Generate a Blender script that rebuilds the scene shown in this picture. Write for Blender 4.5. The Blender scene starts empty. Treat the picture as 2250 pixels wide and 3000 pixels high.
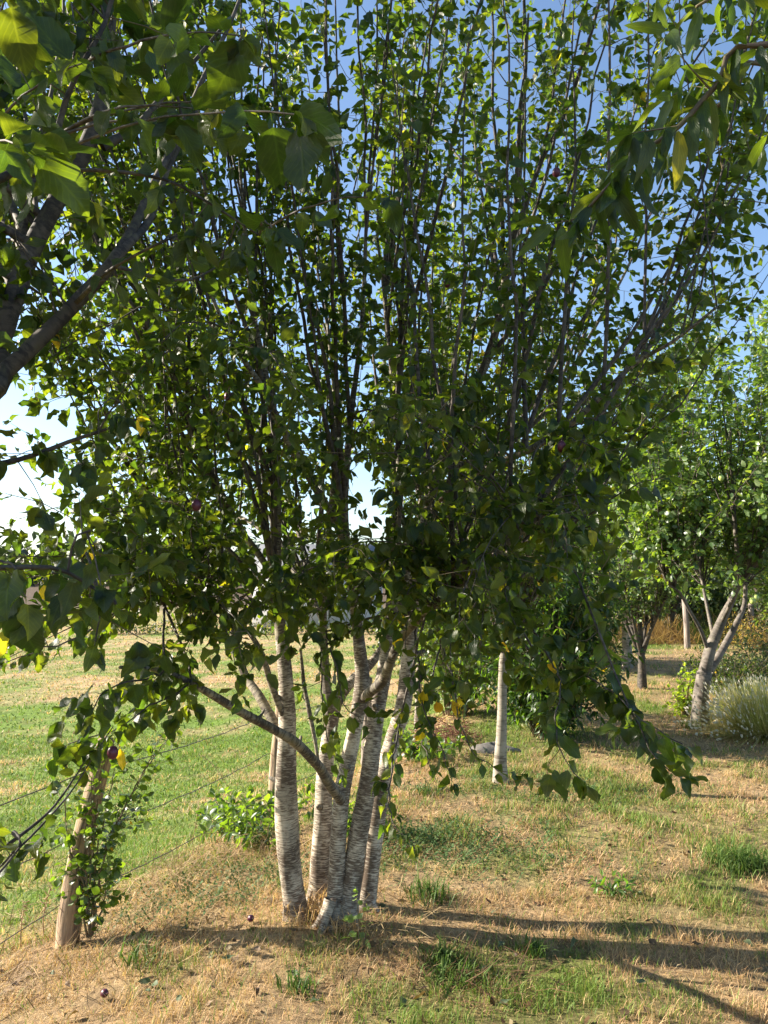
import bpy, math, random
import numpy as np
from mathutils import Vector, Matrix

R = math.radians
rng = np.random.default_rng(7)
random.seed(7)
scene = bpy.context.scene
col = scene.collection

# ------------------------------------------------------------------ camera
EYE = 1.6
PITCH = R(5.1)
FPX = 2250.0                                   # focal length in photograph pixels
cd = bpy.data.cameras.new('camera')
cam = bpy.data.objects.new('camera', cd)
col.objects.link(cam)
cam.location = (0, 0, EYE)
cam.rotation_euler = (math.pi / 2 + PITCH, 0, 0)
cd.sensor_fit = 'VERTICAL'
cd.sensor_height = 36.0
cd.lens = 36.0 * FPX / 3000.0
cd.clip_start = 0.02
cd.clip_end = 3000
scene.camera = cam

# ------------------------------------------------------------------ sky, sun, exposure
SUN_EL = R(27)
SUN_AZ = R(-77)                                # from +Y (camera forward) towards +X
world = bpy.data.worlds.new('World')
scene.world = world
world.use_nodes = True
wn = world.node_tree.nodes
sky = wn.new('ShaderNodeTexSky')
sky.sky_type = 'NISHITA'
sky.sun_disc = False
sky.sun_elevation = SUN_EL
sky.sun_rotation = SUN_AZ
sky.air_density = 1.0
sky.dust_density = 0.9
sky.ozone_density = 2.6
bg = wn['Background']
bg.inputs['Strength'].default_value = 0.09
world.node_tree.links.new(sky.outputs[0], bg.inputs['Color'])
sl = bpy.data.lights.new('sun', 'SUN')
sl.energy = 5.0
sl.angle = R(0.53)
sl.color = (1.0, 0.90, 0.76)
sun = bpy.data.objects.new('sun', sl)
col.objects.link(sun)
sdir = Vector((math.sin(SUN_AZ) * math.cos(SUN_EL), math.cos(SUN_AZ) * math.cos(SUN_EL), math.sin(SUN_EL)))
sun.rotation_euler = sdir.to_track_quat('Z', 'Y').to_euler()
scene.view_settings.view_transform = 'Standard'
scene.view_settings.look = 'None'
scene.view_settings.gamma = 1.0
scene.view_settings.use_curve_mapping = False
scene.view_settings.exposure = 1.65
scene.cycles.max_bounces = 6
scene.cycles.transparent_max_bounces = 6
scene.cycles.transmission_bounces = 4

# ------------------------------------------------------------------ helpers
cp, sp = math.cos(PITCH), math.sin(PITCH)


def P(px, py, Y):
    """The point of the place seen at a photograph pixel, Y metres ahead."""
    a = (px - 1125) / FPX
    b = (1500 - py) / FPX
    dy = cp - b * sp
    dz = sp + b * cp
    k = Y / dy
    return np.array([a * k, Y, EYE + dz * k])


def project(p):
    p = np.asarray(p, float)
    y, z = p[..., 1], p[..., 2] - EYE
    d = y * cp + z * sp
    u = -y * sp + z * cp
    d = np.where(np.abs(d) < 1e-4, 1e-4, d)
    return 1125 + FPX * p[..., 0] / d, 1500 - FPX * u / d, d


def vnoise(x, y, s=1.0, seed=0):
    """smooth value noise 0..1"""
    x = np.asarray(x, float) / s + seed * 17.13
    y = np.asarray(y, float) / s + seed * 7.77
    xi, yi = np.floor(x), np.floor(y)
    fx, fy = x - xi, y - yi
    fx, fy = fx * fx * (3 - 2 * fx), fy * fy * (3 - 2 * fy)

    def h(a, b):
        v = np.sin(a * 127.1 + b * 311.7 + seed * 3.1) * 43758.5453
        return v - np.floor(v)
    return (h(xi, yi) * (1 - fx) + h(xi + 1, yi) * fx) * (1 - fy) + (h(xi, yi + 1) * (1 - fx) + h(xi + 1, yi + 1) * fx) * fy


def fbm(x, y, s, seed=0, o=3):
    v, a, t = 0, 1.0, 0
    for i in range(o):
        v = v + a * vnoise(x, y, s / 2 ** i, seed + i)
        t += a
        a *= .55
    return v / t


def sstep(a, b, x):
    t = np.clip((np.asarray(x, float) - a) / (b - a), 0, 1)
    return t * t * (3 - 2 * t)


def fence_x(y):
    return -2.63 + .278 * np.asarray(y, float)


def ground_z(x, y):
    x, y = np.asarray(x, float), np.asarray(y, float)
    d = fence_x(np.clip(y, -5, 60)) - x            # positive on the meadow side
    D = np.interp(y, [0, 3.9, 6.2, 9, 12, 16, 45, 70, 100, 140, 300], [.30, .36, .62, 1.0, 1.4, 1.55, 1.3, 1.0, .1, -1.0, -1.4])
    z = -D * sstep(-1.25, 1.5, d)
    far = sstep(26, 60, y)
    z = z * (1 - far) + (-D) * far
    z = z + .05 * (fbm(x, y, 1.3, 3) - .5) + .035 * (fbm(x, y, .33, 9, 2) - .5)
    return z


def mesh_from(name, V, F, uv=None, colr=None, smooth=False):
    """V (n,3); F (m,3) or (m,4); uv per vertex; colr per vertex"""
    me = bpy.data.meshes.new(name)
    V = np.asarray(V, np.float32)
    F = np.asarray(F, np.int32)
    k = F.shape[1]
    me.vertices.add(len(V))
    me.vertices.foreach_set('co', V.ravel())
    me.loops.add(F.size)
    me.loops.foreach_set('vertex_index', F.ravel())
    me.polygons.add(len(F))
    me.polygons.foreach_set('loop_start', np.arange(0, F.size, k, dtype=np.int32))
    me.polygons.foreach_set('loop_total', np.full(len(F), k, np.int32))
    if smooth:
        me.polygons.foreach_set('use_smooth', np.ones(len(F), bool))
    if uv is not None:
        l = me.uv_layers.new(name='UVMap')
        l.data.foreach_set('uv', np.asarray(uv, np.float32)[F.ravel()].ravel())
    if colr is not None:
        a = me.color_attributes.new('Col', 'FLOAT_COLOR', 'POINT')
        c = np.ones((len(V), 4), np.float32)
        c[:, :3] = colr
        a.data.foreach_set('color', c.ravel())
    me.update(calc_edges=True)
    return me


def link(name, me, m=None, parent=None, **props):
    o = bpy.data.objects.new(name, me)
    col.objects.link(o)
    if m is not None and me is not None and not me.materials:
        me.materials.append(m)
    if parent is not None:
        o.parent = parent
    for k, v in props.items():
        if v:
            o[k] = v
    return o


def thing(name, label, cat, loc=(0, 0, 0), group=None):
    o = bpy.data.objects.new(name, None)
    o.empty_display_size = .1
    col.objects.link(o)
    o.location = tuple(float(v) for v in loc)
    o['label'] = label
    o['category'] = cat
    if group:
        o['group'] = group
    return o


def unit(v):
    v = np.asarray(v, float)
    return v / (np.linalg.norm(v) + 1e-9)


def spline(pts, step=.05):
    """Catmull-Rom resample of (n,k) rows"""
    pts = np.asarray(pts, float)
    if len(pts) < 3:
        n = max(2, int(np.linalg.norm(pts[-1, :3] - pts[0, :3]) / step) + 1)
        t = np.linspace(0, 1, n)[:, None]
        return pts[0] * (1 - t) + pts[-1] * t
    ext = np.vstack([2 * pts[0] - pts[1], pts, 2 * pts[-1] - pts[-2]])
    out = []
    for i in range(1, len(ext) - 2):
        p0, p1, p2, p3 = ext[i - 1:i + 3]
        n = max(1, int(np.linalg.norm(p2[:3] - p1[:3]) / step + .5))
        for k in range(n):
            t = k / n
            out.append(.5 * ((2 * p1) + (-p0 + p2) * t + (2 * p0 - 5 * p1 + 4 * p2 - p3) * t * t + (-p0 + 3 * p1 - 3 * p2 + p3) * t ** 3))
    out.append(pts[-1])
    return np.array(out)


def tube(pts, rad, sides=8, rough=0.0, seed=0, cap=True):
    pts = np.asarray(pts, float)
    rad = np.asarray(rad, float)
    n = len(pts)
    T = np.gradient(pts, axis=0)
    T /= np.linalg.norm(T, axis=1)[:, None] + 1e-9
    up = np.array([1.0, .13, .07]) if abs(T[0][2]) > .6 else np.array([.05, .1, 1.0])
    U = up - T * (T @ up)[:, None]
    U /= np.linalg.norm(U, axis=1)[:, None] + 1e-9
    W = np.cross(T, U)
    a = np.arange(sides) * 2 * math.pi / sides
    L = np.concatenate([[0], np.cumsum(np.linalg.norm(np.diff(pts, axis=0), axis=1))])
    rr = rad[:, None] * np.ones((1, sides))
    if rough:
        g = vnoise(np.cos(a)[None, :] * 1.2 + 5 + seed, L[:, None] * 6 + np.sin(a)[None, :] * 1.2, .8, seed)
        g2 = vnoise(np.cos(a)[None, :] * 3 + 9, L[:, None] * 30 + np.sin(a)[None, :] * 3, .8, seed + 2)
        rr = rr * (1 + rough * (g - .5) * 2 + rough * .5 * (g2 - .5))
    V = pts[:, None, :] + rr[:, :, None] * (np.cos(a)[None, :, None] * U[:, None, :] + np.sin(a)[None, :, None] * W[:, None, :])
    V = V.reshape(-1, 3)
    uvx = np.minimum(a, 2 * math.pi - a)[None, :] * rad.mean() + np.zeros((n, 1))
    uv = np.stack([uvx, L[:, None] + np.zeros((1, sides))], -1).reshape(-1, 2)
    i = np.arange(n - 1)[:, None] * sides
    j = np.arange(sides)[None, :]
    F = np.stack([i + j, i + (j + 1) % sides, i + sides + (j + 1) % sides, i + sides + j], -1).reshape(-1, 4)
    if cap:
        V = np.vstack([V, pts[-1] + T[-1] * rad[-1] * .4])
        uv = np.vstack([uv, [0, L[-1]]])
        b = (n - 1) * sides
        cf = np.array([[b + k, b + (k + 1) % sides, len(V) - 1, len(V) - 1] for k in range(sides)])
        # degenerate quads are avoided: split pairs of cap triangles
        F = np.vstack([F, np.array([[b + k, b + (k + 1) % sides, b + (k + 2) % sides, len(V) - 1] for k in range(0, sides - 1, 2)])]) if sides % 2 == 0 else F
    return V, F, uv


class Bag:
    """collects pieces of one mesh"""
    def __init__(s):
        s.V, s.F, s.U, s.C, s.n = [], [], [], [], 0

    def add(s, V, F, uv=None, c=None):
        V = np.asarray(V, float)
        s.V.append(V)
        s.F.append(np.asarray(F) + s.n)
        s.U.append(uv if uv is not None else np.zeros((len(V), 2)))
        s.C.append(np.broadcast_to(c if c is not None else (1, 1, 1), (len(V), 3)))
        s.n += len(V)

    def build(s, name, m, parent=None, smooth=True, **props):
        if not s.V:
            return None
        me = mesh_from(name, np.vstack(s.V), np.vstack(s.F), np.vstack(s.U), np.vstack(s.C), smooth)
        return link(name, me, m, parent, **props)


# ------------------------------------------------------------------ materials
def newmat(name):
    m = bpy.data.materials.new(name)
    m.use_nodes = True
    nt = m.node_tree
    nt.nodes.clear()
    out = nt.nodes.new('ShaderNodeOutputMaterial')
    return m, nt, out


def N(nt, typ, **kw):
    n = nt.nodes.new(typ)
    for k, v in kw.items():
        if k in n.inputs.keys():
            n.inputs[k].default_value = v
        else:
            setattr(n, k, v)
    return n


def leaf_mat(name, trans=.48, rough=.4, back=.35, veins=True):
    m, nt, out = newmat(name)
    L = nt.links.new
    ca = N(nt, 'ShaderNodeAttribute', attribute_name='Col')
    oi = N(nt, 'ShaderNodeObjectInfo')
    mul = N(nt, 'ShaderNodeMix', data_type='RGBA', blend_type='MULTIPLY')
    mul.inputs[0].default_value = 1
    L(ca.outputs['Color'], mul.inputs[6])
    L(oi.outputs['Color'], mul.inputs[7])
    colr = mul.outputs[2]
    uv = N(nt, 'ShaderNodeUVMap')
    if veins:
        sep = N(nt, 'ShaderNodeSeparateXYZ')
        L(uv.outputs[0], sep.inputs[0])
        ax = N(nt, 'ShaderNodeMath', operation='ABSOLUTE')
        L(sep.outputs[0], ax.inputs[0])
        mr = N(nt, 'ShaderNodeMapRange')
        mr.inputs[1].default_value = 0.0
        mr.inputs[2].default_value = .09
        mr.inputs[3].default_value = 1
        mr.inputs[4].default_value = 0
        L(ax.outputs[0], mr.inputs[0])
        # side veins run up and out from the midrib
        k = N(nt, 'ShaderNodeMath', operation='MULTIPLY_ADD')
        k.inputs[1].default_value = -.45
        L(ax.outputs[0], k.inputs[0])
        L(sep.outputs[1], k.inputs[2])
        w = N(nt, 'ShaderNodeMath', operation='MULTIPLY')
        w.inputs[1].default_value = 48
        L(k.outputs[0], w.inputs[0])
        sn = N(nt, 'ShaderNodeMath', operation='SINE')
        L(w.outputs[0], sn.inputs[0])
        v2 = N(nt, 'ShaderNodeMapRange')
        v2.inputs[1].default_value = .55
        v2.inputs[2].default_value = 1
        v2.inputs[3].default_value = 0
        v2.inputs[4].default_value = .45
        L(sn.outputs[0], v2.inputs[0])
        mx = N(nt, 'ShaderNodeMath', operation='MAXIMUM')
        L(mr.outputs[0], mx.inputs[0])
        L(v2.outputs[0], mx.inputs[1])
        lt = N(nt, 'ShaderNodeMix', data_type='RGBA')
        lf = N(nt, 'ShaderNodeMath', operation='MULTIPLY')
        lf.inputs[1].default_value = .55
        L(mx.outputs[0], lf.inputs[0])
        L(lf.outputs[0], lt.inputs[0])
        br = N(nt, 'ShaderNodeMix', data_type='RGBA', blend_type='MULTIPLY')
        br.inputs[0].default_value = 1
        br.inputs[7].default_value = (2.1, 1.9, 1.7, 1)
        L(colr, br.inputs[6])
        L(colr, lt.inputs[6])
        L(br.outputs[2], lt.inputs[7])
        colr = lt.outputs[2]
    # blotches
    geo = N(nt, 'ShaderNodeNewGeometry')
    noi = N(nt, 'ShaderNodeTexNoise', Scale=60.0, Detail=2.0)
    L(geo.outputs['Position'], noi.inputs['Vector'])
    blo = N(nt, 'ShaderNodeMix', data_type='RGBA', blend_type='MULTIPLY')
    bm = N(nt, 'ShaderNodeMapRange')
    bm.inputs[3].default_value = .72
    bm.inputs[4].default_value = 1.25
    L(noi.outputs[0], bm.inputs[0])
    blo.inputs[0].default_value = 1
    L(colr, blo.inputs[6])
    L(bm.outputs[0], blo.inputs[7])
    colr = blo.outputs[2]
    # paler, greyer underside
    und = N(nt, 'ShaderNodeMix', data_type='RGBA')
    pale = N(nt, 'ShaderNodeMix', data_type='RGBA', blend_type='ADD')
    pale.inputs[0].default_value = 1
    pale.inputs[7].default_value = (.055, .06, .045, 1)
    L(colr, pale.inputs[6])
    bf = N(nt, 'ShaderNodeMath', operation='MULTIPLY')
    bf.inputs[1].default_value = min(1, back * 2)
    L(geo.outputs['Backfacing'], bf.inputs[0])
    L(bf.outputs[0], und.inputs[0])
    L(colr, und.inputs[6])
    L(pale.outputs[2], und.inputs[7])
    pr = N(nt, 'ShaderNodeBsdfPrincipled', Roughness=rough)
    pr.inputs['Specular IOR Level'].default_value = .5
    L(und.outputs[2], pr.inputs['Base Color'])
    if veins:
        bp = N(nt, 'ShaderNodeBump', Strength=.35, Distance=.002)
        L(mx.outputs[0], bp.inputs['Height'])
        L(bp.outputs[0], pr.inputs['Normal'])
    tr = N(nt, 'ShaderNodeBsdfTranslucent')
    tm = N(nt, 'ShaderNodeMix', data_type='RGBA', blend_type='MULTIPLY')
    tm.inputs[0].default_value = 1
    tm.inputs[7].default_value = (5.4, 5.0, .9, 1)
    L(colr, tm.inputs[6])
    L(tm.outputs[2], tr.inputs['Color'])
    ms = N(nt, 'ShaderNodeMixShader')
    ms.inputs[0].default_value = trans
    L(pr.outputs[0], ms.inputs[1])
    L(tr.outputs[0], ms.inputs[2])
    L(ms.outputs[0], out.inputs[0])
    return m


def bark_mat(name, light, dark, lichen, sx=18, sy=95, mixv=.5, rough=.75, bump=.5):
    """horizontal bands of pale and dark bark"""
    m, nt, out = newmat(name)
    L = nt.links.new
    uv = N(nt, 'ShaderNodeUVMap')
    mp = N(nt, 'ShaderNodeMapping')
    mp.inputs['Scale'].default_value = (sx, sy, 1)
    L(uv.outputs[0], mp.inputs[0])
    n1 = N(nt, 'ShaderNodeTexNoise', Scale=1.0, Detail=4.0, Roughness=.65, Distortion=.4)
    L(mp.outputs[0], n1.inputs['Vector'])
    cr = N(nt, 'ShaderNodeValToRGB')
    cr.color_ramp.elements[0].position = mixv - .09
    cr.color_ramp.elements[0].color = (*dark, 1)
    cr.color_ramp.elements[1].position = mixv + .07
    cr.color_ramp.elements[1].color = (*light, 1)
    tc = N(nt, 'ShaderNodeTexCoord')
    n5 = N(nt, 'ShaderNodeTexNoise', Scale=7.0, Detail=3.0, Roughness=.6)
    L(tc.outputs['Object'], n5.inputs['Vector'])
    sh = N(nt, 'ShaderNodeMath', operation='MULTIPLY_ADD')
    sh.inputs[1].default_value = .55
    L(n5.outputs[0], sh.inputs[0])
    sh2 = N(nt, 'ShaderNodeMath', operation='SUBTRACT')
    sh2.inputs[1].default_value = .275
    L(n1.outputs[0], sh.inputs[2])
    L(sh.outputs[0], sh2.inputs[0])
    L(sh2.outputs[0], cr.inputs[0])
    n2 = N(nt, 'ShaderNodeTexNoise', Scale=22.0, Detail=5.0, Roughness=.7)
    L(tc.outputs['Object'], n2.inputs['Vector'])
    r2 = N(nt, 'ShaderNodeMapRange')
    r2.inputs[1].default_value = .52
    r2.inputs[2].default_value = .66
    r2.inputs[4].default_value = .75
    L(n2.outputs[0], r2.inputs[0])
    mx0 = N(nt, 'ShaderNodeMix', data_type='RGBA')
    L(r2.outputs[0], mx0.inputs[0])
    L(cr.outputs[0], mx0.inputs[6])
    mx0.inputs[7].default_value = (*lichen, 1)
    # broad dark weathered patches, different on every stem
    n4 = N(nt, 'ShaderNodeTexNoise', Scale=5.0, Detail=4.0, Roughness=.6)
    L(tc.outputs['Object'], n4.inputs['Vector'])
    r4 = N(nt, 'ShaderNodeMapRange')
    r4.inputs[1].default_value = .4
    r4.inputs[2].default_value = .62
    r4.inputs[3].default_value = 1.05
    r4.inputs[4].default_value = .6
    L(n4.outputs[0], r4.inputs[0])
    mx = N(nt, 'ShaderNodeMix', data_type='RGBA', blend_type='MULTIPLY')
    mx.inputs[0].default_value = 1
    L(mx0.outputs[2], mx.inputs[6])
    L(r4.outputs[0], mx.inputs[7])
    pr = N(nt, 'ShaderNodeBsdfPrincipled', Roughness=rough)
    L(mx.outputs[2], pr.inputs['Base Color'])
    ad = N(nt, 'ShaderNodeMath', operation='ADD')
    L(n1.outputs[0], ad.inputs[0])
    L(n2.outputs[0], ad.inputs[1])
    bp = N(nt, 'ShaderNodeBump', Strength=bump, Distance=.0012)
    L(ad.outputs[0], bp.inputs['Height'])
    L(bp.outputs[0], pr.inputs['Normal'])
    L(pr.outputs[0], out.inputs[0])
    return m


def plain_mat(name, c, rough=.8, c2=None, scale=20.0, bump=.3, usecol=False, dist=.01):
    m, nt, out = newmat(name)
    L = nt.links.new
    tc = N(nt, 'ShaderNodeTexCoord')
    n2 = N(nt, 'ShaderNodeTexNoise', Scale=scale, Detail=5.0, Roughness=.65)
    L(tc.outputs['Object'], n2.inputs['Vector'])
    mx = N(nt, 'ShaderNodeMix', data_type='RGBA')
    r2 = N(nt, 'ShaderNodeMapRange')
    r2.inputs[1].default_value = .35
    r2.inputs[2].default_value = .65
    L(n2.outputs[0], r2.inputs[0])
    L(r2.outputs[0], mx.inputs[0])
    mx.inputs[6].default_value = (*c, 1)
    mx.inputs[7].default_value = (*(c2 or c), 1)
    pr = N(nt, 'ShaderNodeBsdfPrincipled', Roughness=rough)
    s = mx.outputs[2]
    if usecol:
        ca = N(nt, 'ShaderNodeAttribute', attribute_name='Col')
        mu = N(nt, 'ShaderNodeMix', data_type='RGBA', blend_type='MULTIPLY')
        mu.inputs[0].default_value = 1
        L(s, mu.inputs[6])
        L(ca.outputs['Color'], mu.inputs[7])
        s = mu.outputs[2]
    L(s, pr.inputs['Base Color'])
    if bump:
        bp = N(nt, 'ShaderNodeBump', Strength=bump, Distance=dist)
        L(n2.outputs[0], bp.inputs['Height'])
        L(bp.outputs[0], pr.inputs['Normal'])
    L(pr.outputs[0], out.inputs[0])
    return m


def wood_mat(name, light, dark, mid=.5):
    m, nt, out = newmat(name)
    L = nt.links.new
    uv = N(nt, 'ShaderNodeUVMap')
    mp = N(nt, 'ShaderNodeMapping')
    mp.inputs['Scale'].default_value = (60, 3.2, 1)
    L(uv.outputs[0], mp.inputs[0])
    n1 = N(nt, 'ShaderNodeTexNoise', Scale=1.0, Detail=5.0, Roughness=.7, Distortion=.8)
    L(mp.outputs[0], n1.inputs['Vector'])
    cr = N(nt, 'ShaderNodeValToRGB')
    cr.color_ramp.elements[0].position = mid - .14
    cr.color_ramp.elements[0].color = (*dark, 1)
    cr.color_ramp.elements[1].position = mid + .1
    cr.color_ramp.elements[1].color = (*light, 1)
    L(n1.outputs[0], cr.inputs[0])
    pr = N(nt, 'ShaderNodeBsdfPrincipled', Roughness=.85)
    L(cr.outputs[0], pr.inputs['Base Color'])
    bp = N(nt, 'ShaderNodeBump', Strength=.7, Distance=.008)
    L(n1.outputs[0], bp.inputs['Height'])
    L(bp.outputs[0], pr.inputs['Normal'])
    L(pr.outputs[0], out.inputs[0])
    return m


def blade_mat(name, trans=.35):
    m, nt, out = newmat(name)
    L = nt.links.new
    ca = N(nt, 'ShaderNodeAttribute', attribute_name='Col')
    pr = N(nt, 'ShaderNodeBsdfPrincipled', Roughness=.6)
    pr.inputs['Specular IOR Level'].default_value = .3
    L(ca.outputs['Color'], pr.inputs['Base Color'])
    tr = N(nt, 'ShaderNodeBsdfTranslucent')
    tm = N(nt, 'ShaderNodeMix', data_type='RGBA', blend_type='MULTIPLY')
    tm.inputs[0].default_value = 1
    tm.inputs[7].default_value = (1.25, 1.3, .8, 1)
    L(ca.outputs['Color'], tm.inputs[6])
    L(tm.outputs[2], tr.inputs['Color'])
    ms = N(nt, 'ShaderNodeMixShader')
    ms.inputs[0].default_value = trans
    L(pr.outputs[0], ms.inputs[1])
    L(tr.outputs[0], ms.inputs[2])
    L(ms.outputs[0], out.inputs[0])
    return m


M_LEAF = leaf_mat('plum_leaf')
M_PEACH = leaf_mat('peach_leaf', trans=.42, rough=.38)
M_APPLE = leaf_mat('apple_leaf', trans=.3, rough=.4, back=.5, veins=False)
M_SHRUB = leaf_mat('shrub_leaf', trans=.35, rough=.4, veins=False)
M_BARK = bark_mat('silvery_plum_bark', (.56, .49, .38), (.12, .085, .058), (.15, .105, .065), sx=24, sy=170, mixv=.53)
M_BARK_HI = bark_mat('lichened_plum_bark', (.30, .26, .19), (.06, .045, .035), (.17, .135, .06), sx=30, sy=70, mixv=.52)
M_SHOOT = bark_mat('young_shoot_bark', (.13, .105, .085), (.04, .03, .026), (.12, .1, .06), sx=30, sy=40)
M_DARKBARK = bark_mat('dark_bark', (.10, .08, .06), (.03, .024, .02), (.10, .09, .045), sx=25, sy=40)
M_APPLEBARK = bark_mat('grey_apple_bark', (.19, .16, .135), (.10, .08, .062), (.19, .175, .12), sx=12, sy=30)
M_WHITEBARK = bark_mat('white_bark', (.33, .29, .23), (.12, .09, .065), (.3, .27, .18), sx=12, sy=50, mixv=.44)
M_TWIG = plain_mat('twig', (.10, .07, .045), .7, (.16, .13, .06), 30, 0)
M_BLADE = blade_mat('grass_blades')
M_POST = wood_mat('split_post_wood', (.44, .31, .19), (.10, .065, .045))
M_GREYPOST = wood_mat('grey_post_wood', (.34, .28, .23), (.08, .06, .05))
M_WIRE = plain_mat('rusty_wire', (.10, .085, .075), .55, (.17, .14, .12), 80, 0)
M_PLUM = plain_mat('plum_skin', (.05, .008, .022), .35, (.12, .02, .045), 25, 0)
M_STONE = plain_mat('grey_stone', (.10, .095, .085), .95, (.19, .17, .15), 14, .8)


# ------------------------------------------------------------------ leaves
def leaf_shape(seed, rows=6, width=.56, curl=.25, fold=.22, wave=.05, tip=1.0, serr=0.0, petiole=.22, sickle=0.0, cols=1):
    """a leaf along +Y with a fold along the midrib; cols = columns per half"""
    g = np.random.default_rng(seed)
    ts = np.linspace(0, 1, rows + 1)
    V, U, F = [], [], []
    ph, ph2 = g.uniform(0, 6.3, 2)
    tw = g.uniform(-.5, .5)
    V.append((0, petiole, 0))
    U.append((0, 0))
    rowidx = []
    for i, t in enumerate(ts[1:-1]):
        prof = math.sin(math.pi * t ** (.88 * tip)) ** .8
        hw = .5 * width * prof * (1 + g.uniform(-.06, .06))
        ang = curl * t * 1.6
        y = petiole + t * (1 - .18 * curl * t)
        z0 = -curl * .55 * t * t
        cx = sickle * (t - t * t * .4) * .6
        r = []
        for side in (-1, 1):
            for c in range(cols, 0, -1) if side < 0 else range(1, cols + 1):
                f = c / cols
                w = hw * f
                if c == cols:
                    w *= 1 + serr * ((i % 2) - .5)
                zz = z0 + w * fold * (1 + .5 * math.sin(ph2 + t * 5)) + (wave * math.sin(t * 9 + ph + (0 if side < 0 else 1.7)) * f * f)
                zz += side * w * tw * t
                r.append((cx + side * w, y - .03 * f * (1 - t), zz, side * f * prof, t))
            if side < 0:
                r.append((cx, y, z0, 0, t))
        rowidx.append(list(range(len(V), len(V) + len(r))))
        for q in r:
            V.append(q[:3])
            U.append(q[3:])
    V.append((sickle * .36, petiole + 1 - .18 * curl, -curl * .55))
    U.append((0, 1))
    e = len(V) - 1
    k = 2 * cols + 1
    for c in range(k - 1):
        F.append((0, rowidx[0][c + 1], rowidx[0][c]))
        F.append((e, rowidx[-1][c], rowidx[-1][c + 1]))
    for a, b in zip(rowidx[:-1], rowidx[1:]):
        for c in range(k - 1):
            F.append((a[c], a[c + 1], b[c + 1]))
            F.append((a[c], b[c + 1], b[c]))
    # stalk
    n = len(V)
    V += [(-.012, 0, 0), (.012, 0, 0), (0, petiole + .02, .008)]
    U += [(0, 0), (0, 0), (0, .02)]
    F.append((n, n + 1, n + 2))
    return np.array(V, float), np.array(F), np.array(U, float)


PLUM = [leaf_shape(i, 4, .54 + .1 * math.sin(i), (.2, .8, 1.25, .5)[i % 4] * (1 if i % 5 else -.6), (.2, .8, .45)[i % 3], .10, .95) for i in range(16)]
PLUM_BIG = [leaf_shape(50 + i, 9, .58 + .09 * math.sin(i), (.2, .7, 1.2, .5)[i % 4] * (1 if i % 5 else -.6), (.2, .7, .4)[i % 3], .085, (.95, 1.1, .85)[i % 3], serr=.10) for i in range(16)]
PEACHES = [leaf_shape(90 + i, 10, .25, (.7, 1.0, .5, .3)[i % 4], .35, .02, .9, serr=.04, petiole=.07, sickle=(.3, -.3, .1)[i % 3]) for i in range(8)]
SMALL = [leaf_shape(120 + i, 3, .6, (.1, .5, .3)[i % 3], .3, .05, petiole=.15) for i in range(8)]
COARSE = [leaf_shape(150 + i, 3, .55, (.1, .6)[i % 2], .35, .04, petiole=.12) for i in range(6)]
TINY = [leaf_shape(230 + i, 2, .55, (.1, .5)[i % 2], .35, .04, petiole=.1) for i in range(6)]
ROUND = [leaf_shape(170 + i, 5, .85, .15, .2, .04, petiole=.2) for i in range(6)]
LONGL = [leaf_shape(190 + i, 3, .3, (.3, .8)[i % 2], .4, .03, petiole=.08) for i in range(6)]
_leaf_meshes = {}


def leaf_mesh(shape, mat):
    key = (id(shape), mat.name)
    if key not in _leaf_meshes:
        V, F, U = shape
        me = mesh_from('leaf', V, F, U, np.ones((len(V), 3)), True)
        me.materials.append(mat)
        _leaf_meshes[key] = me
    return _leaf_meshes[key]


GREENS = np.array([(.023, .043, .010), (.030, .050, .010), (.036, .058, .011), (.018, .037, .011), (.050, .068, .013)])


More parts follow.
